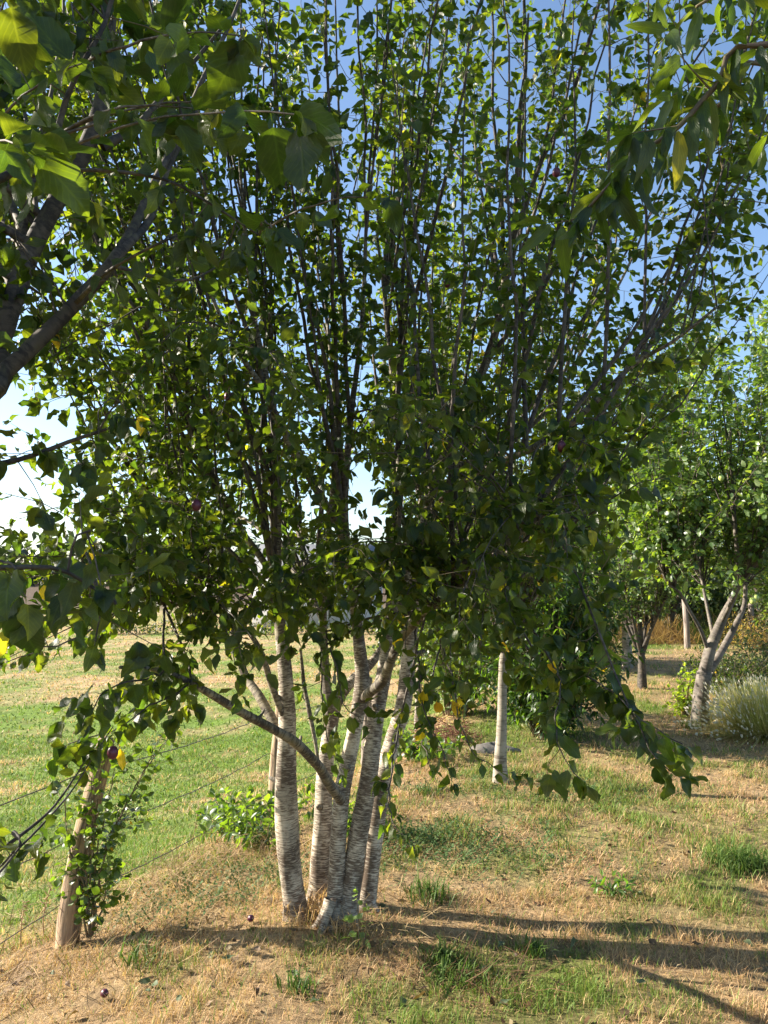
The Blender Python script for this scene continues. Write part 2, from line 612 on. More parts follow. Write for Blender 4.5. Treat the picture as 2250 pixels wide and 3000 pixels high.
class Tree:
    def __init__(s, name, label, cat, base, group=None, leafmat=M_LEAF, shapes=PLUM, bigshapes=None, twigmat=M_TWIG):
        s.root = thing(name, label, cat, base, group)
        s.base = np.array(base, float)
        s.lp, s.la, s.ln, s.ls, s.lc = [], [], [], [], []
        s.tw = Bag()
        s.leafmat, s.shapes, s.big, s.twigmat = leafmat, shapes, bigshapes or shapes, twigmat

    def wood(s, pts, rad, name='branch', m=M_SHOOT, sides=6, rough=.06, **props):
        V, F, uv = tube(np.asarray(pts) - s.base, rad, sides, rough, random.randint(0, 99), sides > 5)
        me = mesh_from(name, V, F, uv, None, True)
        return link(name, me, m, s.root, **props)

    def twig(s, pts, r0, r1=.0008):
        V, F, uv = tube(np.asarray(pts) - s.base, np.linspace(r0, r1, len(pts)), 3, 0)
        s.tw.add(V, F, uv)

    def leaf(s, p, axis, size, normal=None, c=None):
        if normal is None:
            normal = np.array([0, 0, 1.0]) + rng.normal(0, .55, 3)
        s.lp.append(p)
        s.la.append(axis)
        s.ln.append(normal)
        s.ls.append(size)
        s.lc.append(c if c is not None else (-1, 0, 0))

    def leafy(s, pts, spacing=.035, size=.06, start=.15, droop=.35, spur=.0, spread=1.0):
        """alternate leaves along a polyline, and short spurs carrying clusters"""
        pts = np.asarray(pts)
        seg = np.linalg.norm(np.diff(pts, axis=0), axis=1)
        L = np.concatenate([[0], np.cumsum(seg)])
        tot = L[-1]
        d = tot * start
        ph = rng.uniform(0, 6.3)
        while d < tot:
            i = min(np.searchsorted(L, d, 'right') - 1, len(seg) - 1)
            f = (d - L[i]) / max(seg[i], 1e-6)
            p = pts[i] * (1 - f) + pts[i + 1] * f
            T = unit(pts[i + 1] - pts[i])
            a = unit(np.cross(T, (.3, .2, 1) if abs(T[2]) < .9 else (1, .2, 0)))
            b = np.cross(T, a)
            ph += 2.4 + rng.normal(0, .3)
            rad = math.cos(ph) * a + math.sin(ph) * b
            if spur and rng.random() < spur:
                n = rng.integers(3, 7)
                ln = rng.uniform(.03, .16)
                q = p + (rad + .3 * T) * ln + np.array([0, 0, -.02])
                mid = (p + q) / 2 + rng.normal(0, .008, 3)
                s.twig([p, mid, q], .0018)
                for k in range(n):
                    w = rng.uniform(.5, 1.05)
                    dr = rad * .8 + rng.normal(0, .75, 3) + np.array([0, 0, -droop])
                    s.leaf(p * (1 - w) + q * w, unit(dr), size * rng.uniform(.65, 1.15))
            else:
                dr = rad * spread + T * .35 + np.array([0, 0, -droop]) + rng.normal(0, .22, 3)
                s.leaf(p, unit(dr), size * rng.uniform(.7, 1.15))
            d += spacing * rng.uniform(.6, 1.4)
        for k in range(3):
            s.leaf(pts[-1], unit(unit(pts[-1] - pts[-2]) + rng.normal(0, .5, 3) + np.array([0, 0, -droop * .5])), size * rng.uniform(.5, .9))

    def finish(s, keep=300, green=GREENS, yellow=.0012, minpx=10, avoid=.75, bright=1.0):
        if s.tw.n:
            s.tw.build('twigs', s.twigmat, s.root, kind='stuff')
        n = len(s.lp)
        if not n:
            return 0
        p, a, nn, z = np.array(s.lp), np.array(s.la), np.array(s.ln), np.array(s.ls)
        c = np.array(s.lc, float)
        # nothing grows into the photographer
        dcam = np.linalg.norm(p - np.array([0, 0, EYE]), axis=1)
        ok = dcam > avoid
        p, a, nn, z, c = p[ok], a[ok], nn[ok], z[ok], c[ok]
        n = len(p)
        a /= np.linalg.norm(a, axis=1)[:, None]
        side = np.cross(a, nn)
        side /= np.linalg.norm(side, axis=1)[:, None] + 1e-9
        nn = np.cross(side, a)
        auto = c[:, 0] < 0
        g = green[rng.integers(0, len(green), n)] * rng.uniform(.8, 1.25, (n, 1)) * bright
        yl = rng.random(n) < yellow
        yl &= z / np.maximum(dcam[ok], .3) < .028                        # the turned leaves are among the farther ones
        g[yl] = np.array([.34, .24, .03])
        yl2 = rng.random(n) < yellow * 6
        g[yl2] = np.array([.17, .17, .025])
        c[auto] = g[auto]
        px, py, d = project(p + a * z[:, None] * .5)
        inf = (d > .2) & (px > -20) & (px < 2270) & (py > -20) & (py < 3020)
        size = np.where(inf, z * FPX / np.maximum(d, .1), 0)
        order = np.argsort(-size)
        big = [i for i in order[:keep] if size[i] > minpx]
        small = np.ones(n, bool)
        small[big] = False
        for i in big:
            sh = s.big[rng.integers(0, len(s.big))]
            o = bpy.data.objects.new('leaf', leaf_mesh(sh, s.leafmat))
            m = Matrix(((side[i][0], a[i][0], nn[i][0], 0), (side[i][1], a[i][1], nn[i][1], 0), (side[i][2], a[i][2], nn[i][2], 0), (0, 0, 0, 1)))
            o.matrix_basis = Matrix.Translation(Vector(p[i] - s.base)) @ m @ Matrix.Scale(float(z[i]), 4)
            o.color = (*[float(v) for v in c[i]], 1)
            o.parent = s.root
            if c[i][0] > .3:
                o['label'] = 'yellow leaf'
            col.objects.link(o)
        # the rest in one mesh
        idx = np.nonzero(small)[0]
        var = rng.integers(0, len(s.shapes), len(idx))
        Vs, Fs, Us, Cs, off = [], [], [], [], 0
        for k, (V, F, U) in enumerate(s.shapes):
            ii = idx[var == k]
            if not len(ii):
                continue
            B = np.stack([side[ii], a[ii], nn[ii]], 1)                # rows: basis vectors
            W = np.einsum('vk,nkj->nvj', V, B) * z[ii][:, None, None] + (p[ii] - s.base)[:, None, :]
            m = len(ii)
            Vs.append(W.reshape(-1, 3))
            Fs.append((F[None] + (np.arange(m) * len(V))[:, None, None]).reshape(-1, 3) + off)
            Us.append(np.tile(U, (m, 1)))
            Cs.append(np.repeat(c[ii], len(V), 0))
            off += m * len(V)
        if Vs:
            me = mesh_from('foliage', np.vstack(Vs), np.vstack(Fs), np.vstack(Us), np.vstack(Cs), True)
            link('foliage', me, s.leafmat, s.root, kind='stuff')
        return n


def pxpath(rows):
    """rows of (px, py, Y) or (px, py, Y, radius)"""
    return np.array([np.concatenate([P(r[0], r[1], r[2]), r[3:]]) for r in rows])


def bez(S, C, T, n=14, wob=.02):
    t = np.linspace(0, 1, n)[:, None]
    p = (1 - t) ** 2 * S + 2 * t * (1 - t) * C + t * t * T
    w = np.cumsum(rng.normal(0, wob, (n, 3)), 0) * .6
    w -= w * 0
    w[0] = 0
    return p + w * np.minimum(1, t * 3)


# ------------------------------------------------------------------ the ground
def green_mask(x, y):
    """1 = green turf, 0 = scorched straw"""
    x, y = np.asarray(x, float), np.asarray(y, float)
    d = fence_x(y) - x
    n = fbm(x, y, 1.1, 21, 4)
    n2 = fbm(x, y, .28, 31, 3)
    lawn = .14 + 2.2 * (n - .46) + 1.3 * (n2 - .5)
    lawn += .50 * np.exp(-((x - 1.0) / 1.0) ** 2 - ((y - 5.9) / .8) ** 2)
    lawn += .35 * np.exp(-((x - 2.0) / .8) ** 2 - ((y - 3.9) / 1.1) ** 2)
    lawn += .30 * np.exp(-((x - .5) / .5) ** 2 - ((y - 4.9) / .6) ** 2)
    lawn -= .30 * np.exp(-((x + .9) / 1.0) ** 2 - ((y - 3.3) / .9) ** 2)
    lawn += .12 * sstep(7, 9, y)
    lawn -= .22 * np.exp(-((x - .9) / 1.2) ** 2 - ((y - 2.6) / .55) ** 2)
    mead = .80 + 1.9 * (n - .5) + 1.2 * (n2 - .5) - .30 * sstep(17, 25, y) - .15 * sstep(26, 40, y) + .35 * np.exp(-((y - 15.5) / 2.2) ** 2)
    t = sstep(.0, .9, d)
    return np.clip(lawn * (1 - t) + mead * t, 0, 1)


STRAW = np.array([.66, .46, .25])
STRAW2 = np.array([.50, .30, .15])
GRN = np.array([.18, .27, .045])
GRN2 = np.array([.11, .19, .035])


def build_ground():
    nx, ny = 240, 300
    u = np.linspace(-1, 1, nx)
    xs = np.sinh(u * 6.2) / np.sinh(6.2) * 700
    v = np.linspace(0, 1, ny)
    ys = 1.5 + np.sinh((v - .12) * 6.4) / np.sinh(6.4 * .88) * 900
    X, Y = np.meshgrid(xs, ys)
    Z = ground_z(X, Y)
    V = np.stack([X, Y, Z], -1).reshape(-1, 3)
    i = np.arange(ny - 1)[:, None] * nx
    j = np.arange(nx - 1)[None, :]
    F = np.stack([i + j, i + j + 1, i + nx + j + 1, i + nx + j], -1).reshape(-1, 4)
    g = green_mask(X, Y).reshape(-1, 1)
    far = sstep(60, 80, Y).reshape(-1, 1)
    c = (STRAW * .55 * (1 - g) + GRN * .6 * g)
    d = (fence_x(Y) - X).reshape(-1, 1)
    mead = sstep(0, 1.5, d)
    c = c * (1 - mead) + (STRAW * .75 * (1 - g) + GRN * .95 * g) * mead
    c = c * (1 - far) + np.array([.12, .085, .055]) * far
    me = mesh_from('ground', V, F, None, c, True)
    m, nt, out = newmat('ground_soil_and_turf')
    L = nt.links.new
    ca = N(nt, 'ShaderNodeAttribute', attribute_name='Col')
    geo = N(nt, 'ShaderNodeNewGeometry')
    n1 = N(nt, 'ShaderNodeTexNoise', Scale=28.0, Detail=8.0, Roughness=.75)
    L(geo.outputs['Position'], n1.inputs['Vector'])
    n3 = N(nt, 'ShaderNodeTexNoise', Scale=2.6, Detail=6.0, Roughness=.7)
    L(geo.outputs['Position'], n3.inputs['Vector'])
    mr = N(nt, 'ShaderNodeMapRange')
    mr.inputs[1].default_value = .3
    mr.inputs[2].default_value = .7
    mr.inputs[3].default_value = .3
    mr.inputs[4].default_value = 1.5
    L(n1.outputs[0], mr.inputs[0])
    mr3 = N(nt, 'ShaderNodeMapRange')
    mr3.inputs[1].default_value = .35
    mr3.inputs[2].default_value = .65
    mr3.inputs[3].default_value = .7
    mr3.inputs[4].default_value = 1.25
    L(n3.outputs[0], mr3.inputs[0])
    mm = N(nt, 'ShaderNodeMath', operation='MULTIPLY')
    L(mr.outputs[0], mm.inputs[0])
    L(mr3.outputs[0], mm.inputs[1])
    mu = N(nt, 'ShaderNodeMix', data_type='RGBA', blend_type='MULTIPLY')
    mu.inputs[0].default_value = 1
    L(ca.outputs['Color'], mu.inputs[6])
    L(mm.outputs[0], mu.inputs[7])
    pr = N(nt, 'ShaderNodeBsdfPrincipled', Roughness=.95)
    pr.inputs['Specular IOR Level'].default_value = .15
    L(mu.outputs[2], pr.inputs['Base Color'])
    bp = N(nt, 'ShaderNodeBump', Strength=.9, Distance=.03)
    L(n1.outputs[0], bp.inputs['Height'])
    L(bp.outputs[0], pr.inputs['Normal'])
    L(pr.outputs[0], out.inputs[0])
    link('ground', me, m, None, kind='structure')


build_ground()


def blades(x, y, h, w, lean, colr, bend=.5, z=None):
    """baked grass blades: 5 vertices, 3 triangles each"""
    n = len(x)
    z = ground_z(x, y) - .004 if z is None else z
    az = rng.uniform(0, 2 * math.pi, n)
    dx, dy = np.cos(az), np.sin(az)
    az2 = az + rng.normal(math.pi / 2, .6, n)
    wx, wy = np.cos(az2) * w * .5, np.sin(az2) * w * .5
    sl, cl = np.sin(lean), np.cos(lean)
    l2 = np.minimum(lean + bend * rng.uniform(.3, 1.4, n), 1.75)
    m = np.stack([x + dx * h * .5 * sl, y + dy * h * .5 * sl, z + h * .5 * cl], -1)
    t = m + np.stack([dx * h * .5 * np.sin(l2), dy * h * .5 * np.sin(l2), h * .5 * np.cos(l2)], -1)
    b = np.stack([x, y, z], -1)
    wv = np.stack([wx, wy, np.zeros(n)], -1)
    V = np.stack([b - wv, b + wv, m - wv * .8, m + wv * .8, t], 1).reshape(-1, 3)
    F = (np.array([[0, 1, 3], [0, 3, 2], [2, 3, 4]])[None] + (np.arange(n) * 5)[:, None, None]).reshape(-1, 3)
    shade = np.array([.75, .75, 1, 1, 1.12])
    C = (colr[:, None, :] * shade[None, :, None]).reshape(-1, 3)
    return V, F, C


def sample_area(n, y0, y1, margin=.6, slope=.52):
    """points in the widening strip of ground in front of the camera"""
    y = np.sqrt(rng.uniform(y0 ** 2, y1 ** 2, n))
    x = rng.uniform(-1, 1, n) * (y * slope + margin)
    return x, y


def lawn_colors(x, y, g):
    n = len(x)
    isg = rng.random(n) < np.clip(g * 1.15, .06, .93)
    s = rng.random((n, 1))
    c = np.where(isg[:, None], GRN * (1 - s) + GRN2 * s, STRAW * (1 - s) + STRAW2 * s)
    old = rng.random(n) < .12
    c = np.where((old & ~isg)[:, None], np.array([.62, .50, .30]), c)
    yg = rng.random(n) < .25
    c = np.where((yg & isg)[:, None], np.array([.24, .26, .06]), c)
    return c * rng.uniform(.72, 1.25, (n, 1)), isg


def keep_lawn(x, y):
    return (fence_x(y) - x) < .35 + .5 * (vnoise(x, y, .6, 4) - .5)


lawnV = Bag()
lawnG = Bag()
meadB = Bag()
for (cnt, y0, y1, hs, ws) in ((95000, 1.9, 4.2, 1.0, 1.0), (105000, 4.2, 7.2, 1.05, 1.5), (80000, 7.2, 12.5, 1.1, 2.4), (55000, 12.5, 24, 1.3, 4.5)):
    x, y = sample_area(cnt, y0, y1)
    k = keep_lawn(x, y)
    clump = fbm(x, y, .16, 41, 2)
    k &= rng.random(cnt) < -.15 + 2.0 * clump
    x, y, clump = x[k], y[k], clump[k]
    g = green_mask(x, y)
    c, isg = lawn_colors(x, y, g)
    n = len(x)
    h = np.where(isg, rng.uniform(.022, .058, n), rng.uniform(.02, .056, n)) * hs * (.45 + 1.3 * clump)
    lean = np.where(isg, rng.uniform(.05, .7, n), rng.uniform(.35, 1.45, n))
    tall = (fbm(x, y, .09, 77, 2) > .64) & (rng.random(n) < .75)
    h = np.where(tall, h * 1.3, h)
    lean = np.where(tall, lean * .5, lean)
    w = np.where(isg, rng.uniform(.0022, .0042, n), rng.uniform(.0014, .003, n)) * ws
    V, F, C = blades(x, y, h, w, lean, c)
    m = isg
    fi = np.repeat(m, 3)
    # dry and green blades go to two objects
    for bag, mask in ((lawnV, ~m), (lawnG, m)):
        vi = np.repeat(mask, 5)
        Vk, Ck = V[vi], C[vi]
        nk = int(mask.sum())
        Fk = (np.array([[0, 1, 3], [0, 3, 2], [2, 3, 4]])[None] + (np.arange(nk) * 5)[:, None, None]).reshape(-1, 3)
        bag.add(Vk, Fk, None, Ck)
for (cnt, y0, y1, hs, ws) in ((26000, 3.0, 8, 1.0, 1.6), (32000, 8, 16, 1.1, 3.3), (20000, 16, 34, 1.2, 8), (12000, 34, 60, 1.3, 14)):
    x, y = sample_area(cnt * 2, y0, y1)
    k = ~keep_lawn(x, y)
    x, y = x[k], y[k]
    g = green_mask(x, y)
    c, isg = lawn_colors(x, y, g)
    n = len(x)
    h = rng.uniform(.035, .085, n) * hs * (.6 + .9 * fbm(x, y, .5, 14, 2))
    lean = rng.uniform(.15, 1.2, n)
    w = rng.uniform(.0028, .0048, n) * ws
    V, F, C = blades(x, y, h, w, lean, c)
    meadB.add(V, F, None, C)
lawnV.build('dry_grass', M_BLADE, None, False, kind='stuff', label='scorched straw coloured grass covering the lawn under the trees', category='grass')
lawnG.build('green_grass', M_BLADE, None, False, kind='stuff', label='green blades growing through the dry grass of the lawn', category='grass')
meadB.build('meadow_grass', M_BLADE, None, False, kind='stuff', label='short green and yellow pasture grass beyond the wire fence', category='grass')

# ------------------------------------------------------------------ the main plum tree
gz = float(ground_z(-.3, 3.85))
main = Tree('plum_tree', 'large multi-stemmed plum tree with silvery banded stems in the middle of the lawn', 'tree', (-.28, 3.85, gz), leafmat=M_LEAF, bigshapes=PLUM_BIG)
STEMS = {
    'A': [(868, 2705, 3.84, .075), (864, 2660, 3.84, .058), (852, 2560, 3.84, .055), (841, 2420, 3.82, .055), (838, 2300, 3.8, .052), (841, 2150, 3.8, .044), (838, 2000, 3.8, .036), (822, 1850, 3.8, .029), (810, 1650, 3.78, .024), (812, 1400, 3.7, .02), (800, 1150, 3.6, .014), (790, 900, 3.5, .009)],
    'B': [(930, 2660, 4.02, .066), (935, 2600, 4.02, .052), (940, 2500, 4.02, .05), (946, 2389, 4.02, .046), (950, 2270, 4.05, .043), (964, 2160, 4.08, .038), (985, 2060, 4.1, .032), (1031, 1996, 4.12, .027), (1085, 1945, 4.2, .024), (1140, 1860, 4.3, .02), (1190, 1700, 4.4, .018), (1230, 1500, 4.5, .015), (1250, 1200, 4.6, .01)],
    'B2': [(970, 2130, 4.08, .025), (955, 1980, 4.1, .024), (948, 1850, 4.1, .021), (950, 1690, 4.1, .018), (968, 1500, 4.1, .015), (985, 1250, 4.1, .011), (960, 950, 4.1, .008)],
    'C': [(968, 2730, 3.72, .055), (978, 2680, 3.75, .043), (985, 2580, 3.78, .040), (992, 2450, 3.78, .039), (1000, 2330, 3.78, .039), (1020, 2230, 3.8, .037), (1040, 2130, 3.8, .036), (1060, 2010, 3.8, .037), (1054, 1900, 3.8, .03), (1035, 1750, 3.78, .025), (1014, 1590, 3.75, .022), (1010, 1450, 3.7, .018), (1030, 1200, 3.65, .015), (1060, 950, 3.6, .011), (1075, 600, 3.5, .008)],
    'C2': [(1068, 2045, 3.78, .026), (1090, 2022, 3.7, .025), (1120, 1998, 3.62, .024), (1142, 1945, 3.55, .022), (1172, 1875, 3.45, .019), (1250, 1790, 3.3, .018), (1370, 1695, 3.2, .016), (1500, 1580, 3.1, .013), (1600, 1500, 3.0, .009)],
    'D': [(1004, 2725, 3.76, .07), (1018, 2650, 3.78, .055), (1034, 2540, 3.8, .048), (1060, 2389, 3.8, .045), (1080, 2270, 3.82, .043), (1094, 2150, 3.85, .042), (1110, 2050, 3.88, .040), (1132, 1930, 3.9, .037), (1145, 1820, 3.9, .033), (1152, 1700, 3.95, .03), (1164, 1500, 3.95, .026), (1172, 1350, 3.9, .021), (1150, 1100, 3.85, .015), (1120, 800, 3.8, .01)],
    'E': [(1064, 2700, 3.95, .06), (1074, 2640, 3.95, .048), (1088, 2520, 3.95, .045), (1105, 2389, 3.95, .044), (1124, 2270, 3.95, .044), (1150, 2170, 3.98, .043), (1183, 2060, 4.0, .042), (1200, 1900, 4.05, .038), (1215, 1720, 4.05, .035), (1245, 1540, 4.05, .033), (1275, 1400, 4.05, .031), (1335, 1280, 4.05, .028), (1400, 1120, 4.0, .025), (1451, 976, 4.0, .022), (1490, 750, 3.9, .018), (1519, 540, 3.8, .014), (1535, 300, 3.7, .01), (1548, 40, 3.6, .006)],
    'L': [(1000, 2345, 3.74, .024), (960, 2290, 3.62, .023), (930, 2240, 3.5, .022), (865, 2175, 3.32, .021), (790, 2130, 3.2, .02), (700, 2082, 3.05, .018), (620, 2035, 2.95, .015), (540, 1992, 2.85, .012), (450, 1960, 2.8, .009), (350, 1955, 2.7, .006)],
    'M': [(836, 2180, 3.82, .026), (800, 2115, 3.86, .025), (760, 2040, 3.92, .023), (715, 1972, 4.0, .02), (690, 1880, 4.0, .018), (650, 1760, 4.1, .015), (600, 1650, 4.2, .011), (520, 1520, 4.3, .007)],
    'M2': [(838, 2110, 3.8, .018), (815, 2060, 3.75, .017), (790, 1990, 3.7, .016), (760, 1900, 3.6, .013), (700, 1820, 3.5, .01), (620, 1780, 3.4, .007), (480, 1770, 3.3, .005)],
    'N': [(1025, 1660, 3.76, .021), (985, 1530, 3.7, .02), (930, 1440, 3.6, .019), (850, 1300, 3.5, .018), (800, 1200, 3.4, .016), (765, 1130, 3.3, .013), (680, 1000, 3.2, .01), (600, 820, 3.1, .007)],
    'N2': [(800, 1200, 3.42, .014), (775, 1080, 3.4, .013), (740, 900, 3.4, .011), (720, 700, 3.3, .009), (700, 450, 3.2, .006)],
    'O': [(818, 1720, 3.78, .017), (765, 1635, 3.78, .017), (698, 1542, 3.8, .015), (637, 1440, 3.8, .014), (597, 1305, 3.8, .013), (563, 1169, 3.8, .012), (542, 1034, 3.8, .010), (520, 830, 3.75, .008), (505, 550, 3.7, .005)],
    'Q': [(1262, 1480, 4.04, .02), (1350, 1420, 3.8, .018), (1440, 1370, 3.6, .017), (1600, 1291, 3.4, .015), (1701, 1217, 3.2, .013), (1857, 1068, 3.1, .010), (1972, 1000, 3.0, .007), (2100, 900, 2.9, .005)],
    'Q2': [(1300, 1370, 4.05, .018), (1450, 1330, 4.3, .016), (1620, 1180, 4.5, .014), (1720, 1000, 4.6, .011), (1850, 760, 4.6, .008), (1950, 500, 4.6, .005)],
    'R1': [(1150, 1680, 3.95, .02), (1220, 1560, 4.2, .018), (1330, 1500, 4.6, .015), (1500, 1450, 4.9, .012), (1650, 1300, 5.1, .008)],
    'R2': [(948, 1820, 4.1, .018), (880, 1700, 4.4, .016), (760, 1550, 4.8, .013), (600, 1450, 5.2, .01), (450, 1250, 5.4, .006)],
    'R3': [(1212, 1760, 4.05, .015), (1300, 1720, 3.9, .013), (1400, 1740, 3.6, .01), (1500, 1850, 3.3, .008), (1600, 1960, 3.0, .006)],
}
limb_pts = []
allw = {}
for k, rows in STEMS.items():
    pr_ = pxpath(rows)
    if k in 'ABCDE':                                                 # root flare going into the soil
        q0, q1 = pr_[0].copy(), pr_[0].copy()
        q0[2] -= .14
        q0[3] *= 1.35
        pr_[0][3] *= 1.08
        pr_ = np.vstack([q0, pr_])
    sp_ = spline(pr_, .04)
    allw[k] = sp_
    big = k in 'ABCDE'
    if big:
        zs = sp_[:, 2]
        cut = int(np.searchsorted(zs, 1.25 if k != 'E' else 1.5)) + 1
        main.wood(sp_[:cut + 1, :3], sp_[:cut + 1, 3], 'stem', M_BARK, 16, .07)
        main.wood(sp_[cut:, :3], sp_[cut:, 3], 'limb', M_BARK_HI, 10, .08)
    else:
        main.wood(sp_[:, :3], sp_[:, 3], 'limb', M_BARK_HI, 10, .1)
    for q in sp_:
        if q[2] > 1.45:
            limb_pts.append(q)
limb_pts = np.array(limb_pts)
print('limb points', len(limb_pts))

for k in 'ABCDE':
    q = allw[k][4]
    gl = float(ground_z(q[0], q[1]))
    for _ in range(3):
        a_ = rng.uniform(0, 6.3)
        d = np.array([math.cos(a_), math.sin(a_), 0]) * .7
        c0 = np.array([q[0], q[1], gl])
        rp = spline(np.array([c0 + [0, 0, .12], c0 + d * .05 + [0, 0, .05], c0 + d * .10 + [0, 0, .0], c0 + d * .2 + [0, 0, -.05]]), .03)
        main.wood(rp, np.linspace(.030, .010, len(rp)), 'root', M_BARK, 8, .15)
for k, zz, a_, l_, r_ in (('A', .62, 2.9, .035, .012), ('A', 1.02, -2.5, .03, .010), ('B', .45, -1.9, .03, .013), ('C', .7, -1.3, .025, .011), ('D', .95, -1.8, .03, .012), ('E', .55, -1.2, .04, .012), ('E', 1.2, .2, .05, .013), ('L', .9, 1.6, .05, .007), ('L', 1.05, 1.4, .06, .006), ('L', 1.1, -1.5, .03, .007), ('M', 1.15, -1.5, .04, .007), ('C2', 1.25, -1.4, .05, .008)):
    w_ = allw[k]
    i = int(np.argmin(np.abs(w_[:, 2] - zz)))
    d = np.array([math.cos(a_), math.sin(a_), .35])
    c0 = w_[i][:3]
    main.wood(np.array([c0 + d * w_[i][3] * .5, c0 + d * w_[i][3], c0 + d * (w_[i][3] + l_ * .5), c0 + d * (w_[i][3] + l_)]), [r_ * 1.7, r_ * 1.3, r_, r_ * .75], 'stub', M_BARK_HI, 8, .2)

# a knobbly dead stub and a thin bare sucker between the stems
main.wood(*[(lambda s_: (s_[:, :3], s_[:, 3]))(spline(pxpath([(935, 2260, 3.6, .009), (925, 2180, 3.6, .009), (905, 2080, 3.6, .010), (890, 2000, 3.6, .009), (880, 1900, 3.55, .006)]), .02))][0], name='branch', m=M_BARK_HI, rough=.2)

PLUMLEAF = .064


def grow_to(T, tree, lp, up=True, r=.007, spacing=.032, size=PLUMLEAF, start=.2, spur=.28, droop=.3, wob=.016, rnd=.25, side=0):
    T = np.asarray(T, float)
    dh = np.linalg.norm(lp[:, :2] - T[:2], axis=1)
    dz = T[2] - lp[:, 2]
    if up:
        cost = dh * .55 + np.abs(dz - 2.3) * .55 + np.hypot(lp[:, 0] - T[0] * .25, lp[:, 1] - 3.95) * .35 + np.where(dz < .5, 5, 0)
    else:
        cost = np.linalg.norm(lp[:, :3] - T, axis=1) + np.where(lp[:, 2] > T[2] + .9, .6, 0)
    cost = cost + rng.uniform(0, rnd, len(lp))
    i = int(np.argmin(cost))
    S = lp[i][:3]
    if up:
        fc = rng.uniform(.5, .66)
        C = np.array([T[0] * fc + S[0] * (1 - fc), T[1] * fc + S[1] * (1 - fc), S[2] + .45 * (T[2] - S[2])])
    else:
        C = (S + T) / 2 + np.array([0, 0, .12 + .12 * rng.random()])
    ln = np.linalg.norm(T - S)
    pts = bez(S, C, T, max(7, int(ln / .15)), wob * 1.2)
    r0 = min(r * (.5 + ln * .35), lp[i][3] * .8 if lp.shape[1] > 3 else 1)
    tree.wood(pts, np.linspace(max(r0, .003), .0014, len(pts)), 'branch', M_SHOOT, 5 if r0 > .006 else 4, .05)
    tree.leafy(pts, spacing, size, start, droop, spur)
    if side:
        for _ in range(side):
            k = rng.integers(int(len(pts) * .25), len(pts) - 1)
            d = unit(unit(pts[k + 1] - pts[k]) * .9 + rng.normal(0, .65, 3))
            L_ = rng.uniform(.15, .5)
            q = np.array([pts[k] + d * L_ * f + np.array([0, 0, .12 * L_ * f * f]) + rng.normal(0, .006, 3) * (f > 0) for f in (0, .3, .65, 1)])
            tree.twig(q, .0028)
            tree.leafy(q, spacing, size, .12, droop, spur * .5)
    return pts


# upright shoots filling the head of the tree
shoot_pts = []
nup = 0
while nup < 185:
    Y = rng.uniform(2.5, 5.9)
    px = rng.uniform(-350, 2600)
    z = rng.uniform(3.3, 5.9) - .25 * abs((px - 1125) / FPX * Y) * .8
    T = np.array([(px - 1125) / FPX * Y, Y, z])
    rad = np.hypot(T[0] + .1, (T[1] - 4.0) * .95)
    if rad > 2.35:
        continue
    qx, qy, _ = project(T)
    # the windows of sky between the shoots
    if any(abs(qx - gx) < gw and gy0 < qy < gy1 and rng.random() < .7 for gx, gw, gy0, gy1 in ((960, 70, -400, 700), (1440, 60, -400, 500), (1800, 60, -300, 500))):
        continue
    pts = grow_to(T, main, limb_pts, True, r=.0105, spacing=.05, start=.15, spur=.3, droop=.35, side=4)
    shoot_pts.append(pts)
    nup += 1

# spreading, drooping lower branches
hemx = [-200, 0, 300, 600, 800, 1050, 1150, 1450, 1530, 1650, 1750, 1850, 2000]
hemy = [1850, 1900, 1980, 1900, 1850, 1850, 1980, 2080, 1980, 1750, 1600, 1450, 1150]
nlow = 0
while nlow < 170:
    px = rng.uniform(-120, 1950)
    hem = np.interp(px, hemx, hemy)
    py = rng.uniform(950, hem)
    if rng.random() > (.45 + .55 * (py - 950) / 1000):
        continue
    Y = rng.uniform(2.35, 5.5)
    T = P(px, py, Y)
    if np.hypot(T[0] + .1, (T[1] - 4.0)) > 2.2 or T[2] < .75:
        continue
    if 800 < px < 1250 and py > 1800 and Y > 3.4:
        continue
    if T[0] < -.5 and 3.55 < T[1] < 5.4 and T[2] < .56 * (-.28 - T[0]) + .95:      # the low sun reaches the stems here
        continue
    if (px < 850 and rng.random() < .35) or (px > 1200 and rng.random() < .4):
        continue
    grow_to(T, main, limb_pts, False, r=.006, spacing=.034, start=.2, spur=.35, droop=.6, wob=.018, side=1)
    nlow += 1

for (n_, xr, yr, Yr) in ((14, (450, 1300), (1620, 1930), (2.75, 3.4)), (15, (-60, 800), (1450, 1980), (2.4, 3.3))):
    for _ in range(n_):
        T = P(rng.uniform(*xr), rng.uniform(*yr), rng.uniform(*Yr))
        grow_to(T, main, limb_pts, False, r=.0055, spacing=.036, start=.3, spur=.35, droop=.7, wob=.018, side=1)

